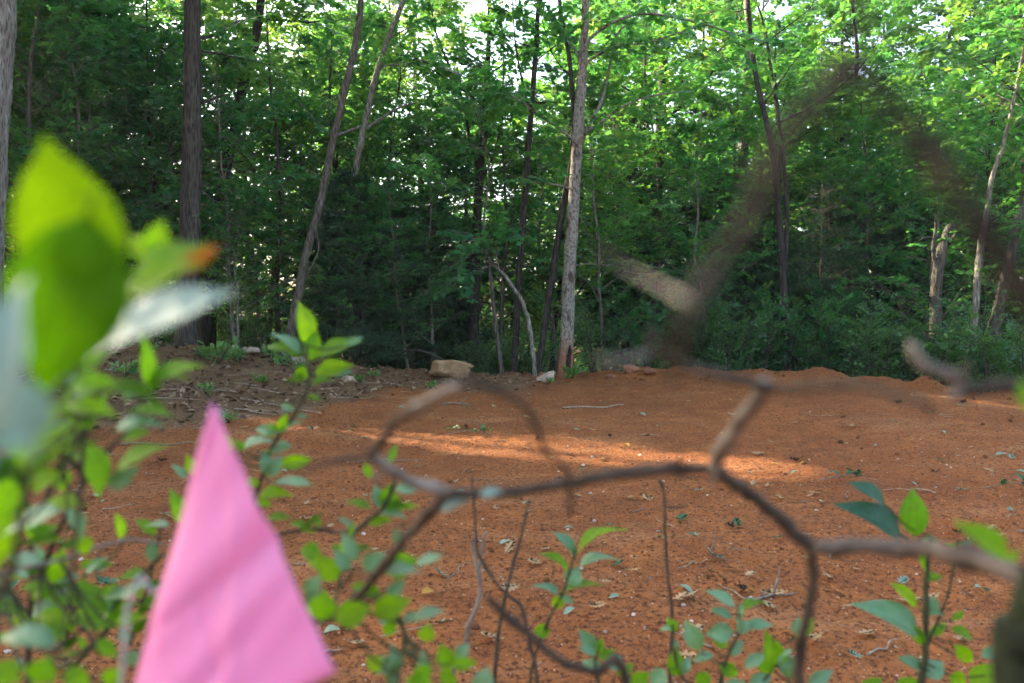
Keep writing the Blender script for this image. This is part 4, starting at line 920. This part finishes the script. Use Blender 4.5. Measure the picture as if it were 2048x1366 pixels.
# -- B: the same kind of shrub a little farther, lower left
B = Plant('leafy_shrub', 'leafy shrub with many small bright leaves at the lower left, left of the pink flag', (-.52, .78))
B.branch([(292, 775, .62), (265, 850, .64), (215, 900, .66), (172, 962, .68), (137, 1020, .70), (83, 1144, .74), (58, 1260, .78)], (7, 13), M_TWIG, True)
B.branch([(200, 780, .5), (170, 850, .55), (120, 920, .62), (90, 1000, .7), (62, 1060, .74), (66, 1180, .77)], (6, 9), M_TWIG)
B.branch([(327, 1107, .85), (240, 1198, .84), (211, 1264, .84), (150, 1330, .83)], (8, 10), M_STEM)
B.branch([(405, 1110, .95), (330, 1180, .95), (200, 1240, .92), (110, 1300, .88)], (4, 7), M_TWIG)
B.branch([(0, 1145, .6), (120, 1120, .7), (250, 1080, .8), (330, 1090, .85)], (9, 5), M_TWIGPALE)
for b, t, w, d, m in [((292, 770), (287, 666), 29, .6, 'g'), ((292, 772), (407, 722), 23, .6, 'g'), ((290, 765), (372, 744), 18, .6, 'g'), ((140, 775), (240, 762), 40, .45, 'g'), ((138, 812), (230, 822), 36, .45, 'g'), ((272, 777), (332, 772), 16, .6, 'g'),
                      ((262, 822), (350, 826), 20, .6, 'g'), ((250, 800), (268, 768), 22, .55, 'p'), ((140, 790), (185, 788), 18, .5, 'p'), ((235, 860), (322, 838), 26, .6, 'p'), ((163, 842), (90, 886), 30, .6, 'p'), ((176, 888), (206, 997), 47, .6, 'g'),
                      ((216, 975), (276, 935), 36, .62, 'p'), ((230, 950), (330, 880), 26, .62, 'g'), ((122, 1022), (-5, 1070), 34, .6, 'p'), ((165, 1010), (58, 1012), 30, .64, 'g'), ((136, 1018), (172, 1078), 28, .66, 'p'), ((165, 1072), (170, 1112), 34, .7, 'g'),
                      ((40, 1060), (-10, 1125), 42, .5, 'g'), ((20, 955), (-5, 1055), 55, .45, 'g'), ((30, 955), (42, 1010), 28, .55, 'p'), ((120, 935), (125, 985), 38, .66, 'g'), ((232, 860), (292, 835), 18, .6, 'p'), ((60, 850), (0, 900), 45, .5, 'g'), ((70, 870), (150, 905), 30, .55, 'g'),
                      ((90, 880), (20, 840), 36, .5, 'g'), ((100, 830), (40, 870), 28, .5, 'p'), ((115, 905), (190, 880), 26, .58, 'g'), ((160, 1135), (190, 1120), 14, .8, 'g'), ((190, 1140), (215, 1128), 14, .8, 'p'), ((90, 905), (60, 960), 30, .6, 'g'),
                      ((110, 1290), (-10, 1265), 46, .5, 'p'), ((70, 1366), (100, 1315), 60, .5, 'g'), ((-10, 1330), (40, 1366), 50, .5, 'g'), ((215, 1372), (240, 1335), 45, .55, 'g'), ((130, 1340), (180, 1375), 40, .55, 'g'), ((240, 1260), (262, 1285), 24, .7, 'p'), ((195, 1280), (235, 1315), 28, .65, 'g'), ((255, 1330), (275, 1300), 28, .7, 'p'),
                      ((20, 1180), (0, 1210), 22, .9, 'p'), ((160, 740), (215, 705), 26, .5, 'g'), ((120, 945), (60, 985), 26, .62, 'g'), ((70, 1250), (10, 1236), 22, .7, 'g'), ((155, 870), (110, 850), 24, .58, 'g'), ((30, 800), (95, 835), 34, .45, 'g'), ((0, 790), (60, 770), 34, .42, 'g'), ((245, 880), (300, 862), 20, .64, 'g')]:
    B.leaf(b, t, w, d, m)
for k_, (a_, b_, d_) in enumerate([((30, 1290), (150, 1030), .8), ((0, 1230), (260, 1180), .85), ((130, 1300), (210, 1090), .9), ((200, 1310), (40, 1100), .75), ((260, 1290), (330, 1020), .95), ((-10, 1110), (190, 1040), .7), ((110, 1340), (290, 1190), .8), ((20, 1000), (110, 860), .52), ((60, 960), (230, 840), .55)]):
    B.branch([(*a_, d_), ((a_[0] * .55 + b_[0] * .45 + 14 * math.sin(k_ * 2.1)), (a_[1] + b_[1]) / 2 + 16 * math.cos(k_), d_), (*b_, d_)], (7, 3), M_TWIG if k_ % 2 else M_STEM)
B.done(120, 62, 'gggpd', 3)

# -- C: sprout with a rosette of leaves standing free above the flag
C = Plant('leafy_shrub', 'slim shoot with a rosette of pointed leaves standing behind the pink flag', (-.30, 1.0))
C.branch([(612, 690, .9), (618, 760, .9), (605, 800, .9), (575, 850, .92), (551, 880, .92), (534, 924, .93), (514, 982, .94), (495, 1030, .95), (455, 1110, .97), (420, 1220, 1.0)], (6, 10), M_STEM, True)
for b, t, w, m in [((613, 690), (604, 598), 38, 'g'), ((618, 725), (634, 658), 34, 'g'), ((600, 706), (545, 661), 20, 'p'), ((598, 712), (530, 684), 22, 'g'), ((632, 716), (724, 676), 27, 'g'), ((628, 748), (708, 726), 32, 'g'), ((618, 746), (578, 762), 20, 'g'), ((690, 690), (726, 674), 18, 'p'), ((665, 750), (708, 742), 16, 'p'), ((612, 735), (590, 752), 18, 'g'),
                   ((478, 902), (552, 873), 15, 'p'), ((560, 930), (624, 918), 30, 'g'), ((550, 965), (628, 968), 19, 'p'), ((520, 990), (584, 985), 24, 'g'), ((533, 1038), (584, 1034), 14, 'g'), ((535, 950), (528, 898), 26, 'p'), ((540, 955), (562, 908), 24, 'p'), ((518, 968), (486, 962), 20, 'g'), ((465, 905), (440, 860), 20, 'g'),
                   ((392, 950), (372, 908), 25, 'g'), ((370, 957), (344, 926), 15, 'p'), ((360, 1046), (345, 975), 30, 'g'), ((338, 1052), (290, 1048), 13, 'p'), ((488, 900), (470, 880), 16, 'g'), ((512, 1000), (545, 1012), 18, 'g'), ((540, 905), (586, 890), 16, 'p')]:
    C.leaf(b, t, w, .92, m)
C.done(16, 44, 'ggpd', 4)

# -- D: low bright shoots right of the flag
D = Plant('leafy_shrub', 'low shrub with rounded bright leaves along a dark stem right of the pink flag', (-.36, .62))
D.branch([(905, 985, .50), (870, 1015, .52), (800, 1090, .58), (760, 1140, .62), (725, 1185, .66), (665, 1235, .70), (600, 1320, .72)], (22, 16), M_TWIG, True)
D.branch([(790, 965, .85), (766, 1015, .85), (714, 1061, .85), (690, 1110, .8), (668, 1225, .72)], (9, 7), M_STEM)
D.branch([(790, 1225, .8), (810, 1270, .8), (800, 1330, .8), (780, 1400, .8)], (9, 9), M_STEM)
D.branch([(543, 1072, .95), (600, 1060, .95), (640, 1058, .95), (672, 1064, .95), (712, 1060, .9)], (6, 8), M_TWIG)
for b, t, w, d, m in [((740, 1015), (690, 1002), 15, .85, 'g'), ((793, 1022), (838, 1008), 13, .85, 'g'), ((765, 1012), (790, 962), 30, .85, 'g'), ((760, 1015), (750, 968), 24, .85, 'p'), ((780, 925), (795, 888), 15, .85, 'g'), ((742, 955), (728, 925), 18, .85, 'g'), ((738, 1050), (784, 1036), 18, .85, 'g'), ((770, 1020), (800, 990), 24, .85, 'g'),
                      ((640, 1105), (598, 1100), 36, .75, 'g'), ((672, 1160), (640, 1110), 44, .75, 'g'), ((715, 1120), (684, 1064), 30, .75, 'p'), ((730, 1140), (768, 1104), 42, .72, 'p'), ((768, 1140), (834, 1118), 50, .7, 'g'), ((832, 1130), (888, 1108), 20, .72, 'p'), ((612, 1190), (640, 1150), 34, .7, 'p'), ((640, 1240), (650, 1182), 58, .66, 'g'),
                      ((672, 1240), (742, 1212), 52, .66, 'g'), ((745, 1225), (822, 1200), 48, .68, 'g'), ((826, 1240), (892, 1216), 24, .7, 'p'), ((850, 1282), (858, 1248), 34, .75, 'g'), ((800, 1335), (782, 1288), 26, .75, 'p'), ((900, 1340), (880, 1288), 38, .75, 'g'), ((912, 1316), (938, 1288), 28, .75, 'p'), ((905, 1330), (955, 1325), 26, .72, 'g'), ((850, 1352), (845, 1302), 28, .75, 'p'),
                      ((960, 1385), (975, 1335), 44, .7, 'p'), ((812, 1360), (870, 1372), 30, .7, 'g'), ((760, 1190), (700, 1168), 30, .7, 'g'), ((720, 1200), (700, 1250), 34, .68, 'g'), ((640, 1180), (610, 1215), 30, .7, 'p'), ((700, 1140), (668, 1098), 28, .74, 'p'), ((775, 1190), (812, 1160), 26, .7, 'p'), ((790, 1240), (768, 1275), 26, .75, 'g'),
                      ((880, 1345), (915, 1372), 30, .72, 'g'), ((760, 1340), (735, 1310), 30, .75, 'g'), ((790, 1320), (745, 1350), 26, .78, 'p'), ((860, 1330), (825, 1372), 34, .7, 'g'), ((655, 1130), (612, 1120), 26, .78, 'g')]:
    D.leaf(b, t, w, d, m)
D.done(30, 44, 'ggpd', 5)

# -- E: the bare crooked shrub whose branches cross the picture close to the lens
E_ = Plant('bare_shrub', 'bare crooked grey branches crossing the picture close to the lens', (.33, .46))
E_.branch([(2078, 1140, .40), (2062, 1200, .40), (2045, 1290, .405), (2020, 1400, .41)], (60, 70), M_MOSSY, True)
E_.branch([(2080, 1165, .42), (1960, 1122, .46), (1850, 1100, .50), (1730, 1092, .52), (1622, 1095, .53)], (44, 27), M_TWIGMID)
E_.branch([(1622, 1095, .53), (1570, 1045, .53), (1520, 1005, .52), (1470, 965, .51), (1422, 940, .50)], (27, 25), M_TWIG)
E_.branch([(1422, 940, .50), (1320, 940, .50), (1200, 955, .50), (1100, 972, .50), (1000, 987, .50), (900, 985, .50)], (24, 21), M_TWIG)
E_.branch([(905, 985, .50), (830, 965, .50), (775, 935, .49), (738, 908, .48)], (21, 24), M_TWIGPALE)  # left bend: its highlight is put into the paler twig colour
E_.branch([(1622, 1095, .53), (1628, 1150, .54), (1612, 1240, .55), (1600, 1310, .56), (1590, 1400, .57)], (19, 23), M_TWIG)
E_.branch([(1422, 940, .50), (1455, 885, .46), (1490, 830, .43), (1515, 795, .41), (1530, 768, .40)], (24, 34), M_TWIGPALE)  # rising fork, highlight likewise in the pale colour
E_.branch([(1528, 772, .40), (1450, 752, .36), (1380, 735, .32), (1345, 715, .30), (1310, 690, .28), (1300, 660, .28)], (18, 12), M_TWIG)
E_.branch([(1535, 778, .40), (1620, 775, .37), (1720, 770, .35), (1790, 790, .34), (1850, 806, .33), (1862, 825, .33)], (16, 12), M_TWIG)
E_.branch([(2120, 775, .34), (2048, 768, .34), (1960, 778, .34), (1915, 782, .34)], (26, 22), M_TWIG)
E_.branch([(1900, 795, .34), (1922, 775, .34), (1908, 755, .34), (1875, 740, .34), (1850, 732, .34), (1832, 712, .34), (1822, 688, .34)], (24, 20), M_TWIGPALE)
E_.branch([(738, 908, .48), (765, 880, .44), (800, 835, .40), (860, 800, .38), (930, 765, .36), (990, 778, .36), (1050, 812, .38), (1075, 860, .40), (1092, 905, .42), (1135, 945, .45), (1138, 1030, .47)], (20, 9), M_TWIG)
E_.branch([(815, 828, .40), (860, 800, .38), (915, 772, .36)], (28, 20), M_TWIGPALE, wob=.4)
E_.branch([(735, 912, .48), (680, 922, .48), (625, 935, .47), (570, 935, .46)], (13, 4), M_TWIG)
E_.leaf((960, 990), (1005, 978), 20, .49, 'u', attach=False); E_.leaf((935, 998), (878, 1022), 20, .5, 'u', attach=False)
E_.branch([(1345, 745, .17), (1370, 650, .145), (1430, 540, .15), (1500, 440, .15), (1545, 340, .15), (1560, 290, .15), (1620, 215, .15), (1710, 125, .15)], (28, 42), M_GHOST)
E_.branch([(1685, 95, .135), (1740, 165, .135), (1800, 225, .135), (1880, 325, .135), (1960, 450, .135), (2030, 560, .135), (2120, 700, .14), (2200, 900, .18), (2180, 1100, .28), (2090, 1200, .39)], (34, 66), M_GHOST)
E_.branch([(1705, 125, .135), (1700, 90, .135), (1712, 50, .134)], (20, 8), M_GHOST)
E_.branch([(1530, 400, .135), (1500, 360, .134), (1490, 330, .133)], (14, 6), M_GHOST)
E_.branch([(1880, 325, .135), (1900, 270, .134), (1905, 240, .133)], (12, 5), M_GHOST)
E_.branch([(1195, 490, .21), (1250, 535, .21), (1320, 570, .20), (1385, 605, .18)], (3, 15), M_TWIGPALE, wob=.3)
E_.branch([(1385, 608, .155), (1372, 655, .145)], (20, 24), M_GHOST)
E_.branch([(1200, 722, .25), (1250, 720, .255), (1300, 705, .27)], (13, 9), M_TWIGPALE)
E_.leaf((2010, 1112), (1918, 1042), 46, .5, 'g'); E_.leaf((2075, 820), (2040, 760), 40, .3, 'g', attach=False); E_.leaf((1990, 1140), (2040, 1100), 30, .46, 'g')
E_.done()

# -- F: sprouts in the near clay at the right and in the middle
F = Plant('leafy_sprout', 'upright sprout with a dark curled leaf on a straight dark stem, lower right', (.62, 1.12))
F.branch([(1862, 1072, 1.15), (1852, 1173, 1.15), (1852, 1297, 1.15), (1843, 1390, 1.15)], (7, 15), M_STEM, True)
F.branch([(1915, 1080, 1.15), (1900, 1173, 1.15), (1878, 1235, 1.15), (1855, 1290, 1.15)], (4, 6), M_STEM)
for b, t, w, m in [((1802, 1070), (1678, 998), 46, 't'), ((1768, 1008), (1702, 958), 26, 't'), ((1830, 1072), (1825, 976), 52, 'g'), ((1838, 1266), (1714, 1198), 46, 'p'), ((1832, 1212), (1784, 1164), 22, 'g'), ((1848, 1340), (1796, 1312), 22, 'p'), ((1850, 1352), (1888, 1322), 40, 'p'), ((1910, 1290), (1950, 1330), 28, 'g'), ((1950, 1380), (1990, 1325), 50, 'g'),
                   ((1962, 1312), (2005, 1296), 24, 'p'), ((1902, 1258), (1952, 1278), 20, 'g'), ((1864, 1232), (1868, 1190), 26, 'p'), ((1846, 1160), (1888, 1150), 17, 'g'), ((1830, 1100), (1862, 1150), 18, 'g'), ((1845, 1075), (1880, 1096), 26, 'p'), ((1915, 1085), (1945, 1095), 14, 'g'), ((1860, 1270), (1895, 1245), 20, 'g'), ((1845, 1290), (1830, 1250), 22, 'g'),
                   ((1980, 1350), (2030, 1340), 34, 'p'), ((1900, 1350), (1935, 1372), 34, 'g'), ((1790, 1378), (1845, 1362), 30, 'g'), ((1720, 1390), (1765, 1355), 30, 'g'), ((1905, 1240), (1930, 1222), 14, 'g')]:
    F.leaf(b, t, w, 1.15, m)
F.done(8, 44, 'gp', 7)
G = Plant('leafy_sprout', 'small sprout with spread pointed leaves standing alone in the middle of the clay', (.03, 1.22))
G.branch([(1152, 1100, 1.2), (1140, 1140, 1.2), (1132, 1165, 1.2), (1123, 1193, 1.2), (1105, 1224, 1.2), (1094, 1250, 1.2), (1060, 1370, 1.22)], (4, 6), M_STEM, True)
for b, t, w, m in [((1150, 1112), (1111, 1058), 21, 'p'), ((1155, 1103), (1242, 1042), 17, 'g'), ((1138, 1144), (1083, 1098), 16, 'g'), ((1156, 1134), (1234, 1106), 18, 'p'), ((1136, 1168), (1160, 1136), 38, 'p'), ((1118, 1188), (1067, 1166), 15, 'p'), ((1125, 1184), (1206, 1163), 13, 'g'), ((1122, 1192), (1108, 1220), 24, 'g'), ((1124, 1192), (1148, 1206), 16, 'p'), ((1100, 1262), (1066, 1262), 28, 'g')]:
    G.leaf(b, t, w, 1.2, m)
G.done()
H_ = Plant('leafy_sprout', 'low cluster of blue-green leaves at the bottom, left of the hanging branch', (.36, 1.12))
H_.branch([(1475, 1215, 1.1), (1480, 1260, 1.1), (1460, 1300, 1.1), (1440, 1366, 1.1), (1450, 1400, 1.1)], (4, 8), M_STEM, True)
H_.branch([(1345, 1250, 1.1), (1350, 1310, 1.1), (1375, 1366, 1.1), (1440, 1400, 1.1)], (5, 7), M_TWIG)
H_.branch([(1545, 1270, 1.1), (1555, 1320, 1.1), (1520, 1366, 1.1), (1455, 1400, 1.1)], (4, 6), M_STEM)
H_.branch([(1200, 1290, 1.05), (1190, 1330, 1.08), (1210, 1380, 1.1), (1300, 1420, 1.1), (1440, 1410, 1.1)], (4, 6), M_STEM)
for b, t, w, m in [((1470, 1212), (1411, 1179), 21, 'p'), ((1480, 1221), (1532, 1197), 16, 'g'), ((1465, 1236), (1420, 1216), 18, 'p'), ((1465, 1262), (1412, 1268), 38, 'p'), ((1400, 1300), (1370, 1240), 38, 'p'), ((1472, 1262), (1512, 1242), 22, 'p'), ((1490, 1256), (1550, 1246), 22, 'p'), ((1560, 1335), (1532, 1266), 42, 'g'), ((1580, 1356), (1572, 1302), 34, 'p'), ((1535, 1348), (1530, 1312), 32, 'g'),
                   ((1490, 1335), (1535, 1304), 24, 'p'), ((1427, 1310), (1384, 1320), 18, 'p'), ((1352, 1352), (1352, 1292), 34, 'g'), ((1352, 1262), (1334, 1236), 22, 'g'), ((1618, 1372), (1668, 1338), 28, 'p'), ((1592, 1272), (1628, 1236), 30, 'g'), ((1590, 1268), (1598, 1234), 20, 'p'), ((1190, 1300), (1158, 1258), 30, 'p'), ((1190, 1308), (1205, 1278), 26, 'g'), ((1212, 1330), (1245, 1312), 38, 'p'), ((1200, 1340), (1165, 1322), 30, 'p'), ((1235, 1350), (1268, 1328), 26, 'g'),
                   ((1440, 1330), (1480, 1352), 28, 'g'), ((1500, 1372), (1545, 1350), 32, 'p'), ((1415, 1345), (1395, 1378), 30, 'g'), ((1330, 1340), (1300, 1372), 34, 'p'), ((1262, 1372), (1300, 1345), 32, 'g'), ((1455, 1290), (1425, 1282), 20, 'g'), ((1460, 1310), (1488, 1280), 22, 'p')]:
    H_.leaf(b, t, w, 1.1, m)
H_.done(22, 48, 'gpp', 6)

# -- bare shoots standing in the near clay
def shoot(label, pts, w, foot, mat, side=()):
    p = Plant('bare_shoot', label, foot, 'twig'); p.branch(pts, w, mat, True, 'stem')
    for q, w2 in side: p.branch(q, w2, mat, False, 'side_twig')
    p.done()
shoot('pale grey forked twig rising from the clay right of the flag', [(942, 1078, 1.3), (950, 1115, 1.3), (957, 1150, 1.3), (959, 1195, 1.3), (938, 1248, 1.3), (930, 1290, 1.3), (903, 1364, 1.3)], (6, 10), (-.16, 1.32), M_TWIGPALE, [([(974, 1062, 1.3), (965, 1090, 1.3), (958, 1140, 1.3)], (4, 6))])
shoot('thin dark straight twig just right of the pale forked one', [(1060, 1000, 1.2), (1039, 1082, 1.2), (1010, 1194, 1.2), (990, 1343, 1.2)], (5, 9), (-.05, 1.22), M_TWIG)
shoot('thin dark wavy twig zigzagging between the pale forked one and the small sprout', [(944, 955, 1.15), (950, 1040, 1.15), (958, 1110, 1.15), (1005, 1180, 1.15), (1043, 1215, 1.15), (1060, 1290, 1.15), (1075, 1380, 1.15)], (4, 9), (.05, 1.17), M_TWIG)
shoot('blurred tan twig slanting down to the right at the bottom middle', [(975, 1195, .62), (1010, 1230, .62), (1056, 1268, .62), (1122, 1322, .62), (1185, 1345, .63), (1260, 1400, .64)], (15, 18), (.16, .64), M_TWIG)
shoot('thin upright twig with a short side stub below the dark branch', [(1318, 960, 1.35), (1328, 985, 1.35), (1330, 1060, 1.35), (1334, 1130, 1.35), (1345, 1240, 1.35), (1340, 1330, 1.35)], (5, 7), (.27, 1.37), M_TWIG, [([(1331, 1012, 1.35), (1352, 1015, 1.35), (1372, 1013, 1.35)], (4, 3))])

# ------------------------------------------------------------------ the pink marking flag
FD = .43
fa, fr, fb = P(424, 808, FD), P(676, 1336, FD - .01), P(200, 1560, FD + .01)
foot = np.array((fb[0] - .05, fb[1] + .03)); f0 = np.array((foot[0], foot[1], gz(*foot)))
fe = tag(link('marking_flag', None, loc=f0), 'bright pink vinyl marking flag, blurred, rising to a point at the lower left', 'flag')
n = 40; vs_, fs_ = [], []; nf = np.cross(fr - fa, fb - fa); nf /= np.linalg.norm(nf); nf = nf if nf[1] < 0 else -nf
idx = {}
for a_ in range(n + 1):
    for b_ in range(n + 1):
        u, w_ = a_ / n, b_ / n                        # u from the tip down, w_ from the wire edge to the free edge
        p = fa + (fb - fa) * u * (1 - w_) + (fr - fa) * u * w_
        p = p + (fr - fa) * .012 * math.sin(u * 9) * w_ * u
        h = .012 * u * math.sin(w_ * 2.6 + .2) - .010 * math.exp(-(w_ / .10) ** 2) * u
        h += .0022 * math.exp(-(((u - .70 + .16 * (w_ - .5)) / .07) ** 2)) * w_ + .0012 * math.sin(u * 14 + w_ * 3.5) - .003 * math.exp(-(((u - .80 + .35 * (w_ - .6)) / .05) ** 2)) + .003 * math.exp(-(((w_ - .62 + .35 * (u - .8)) / .05) ** 2)) * u
        h += .0015 * math.sin(23 * u + 5 * w_) * w_ - .0018 * math.exp(-(((u - .52 - .11 * (1 - w_)) / .022) ** 2)) - .0014 * math.exp(-(((w_ - .45 - .5 * (u - .62)) / .03) ** 2)) * (1 if u > .6 else math.exp(-((u - .6) / .04) ** 2))
        idx[a_, b_] = len(vs_); vs_.append(p + nf * h - f0)
for a_ in range(n):
    for b_ in range(n):
        q = [idx[a_, b_], idx[a_ + 1, b_], idx[a_ + 1, b_ + 1], idx[a_, b_ + 1]]; fs_ += [(q[0], q[1], q[2]), (q[0], q[2], q[3])]
fm = new_mesh('flag_sheet', np.array(vs_), np.array(fs_), M_FLAG, True); fo = link('flag_sheet', fm, fe)
md = fo.modifiers.new('thickness', 'SOLIDIFY'); md.thickness = .0004
g = Geo(); back = -nf * .012
tube(g, smooth_path(np.array([fa * .98 + fb * .02 + back, (fa + fb) / 2 + back, fb + back, np.array((f0[0], f0[1], f0[2] - .1))]) - f0, 4), .0012, 6)
link('wire_staff', g.mesh('wire_staff', M_WIRE, True), fe)

# ------------------------------------------------------------------ thin haze volume among the trees
import bmesh
bm = bmesh.new(); bmesh.ops.create_cube(bm, size=1.0); hz = bpy.data.meshes.new('haze'); bm.to_mesh(hz); bm.free()
ho = tag(link('haze', hz), 'thin bright haze hanging among the trees', kind='stuff'); ho.location = (0, 35, 9.5); ho.scale = (180, 170, 29)
m, nt, out = nmat('haze_air'); pv = nt.nodes.new('ShaderNodeVolumePrincipled'); pv.inputs['Color'].default_value = (.93, .97, 1, 1); pv.inputs['Density'].default_value = .0008; pv.inputs['Anisotropy'].default_value = .3
nt.links.new(pv.outputs[0], out.inputs['Volume']); hz.materials.append(m)
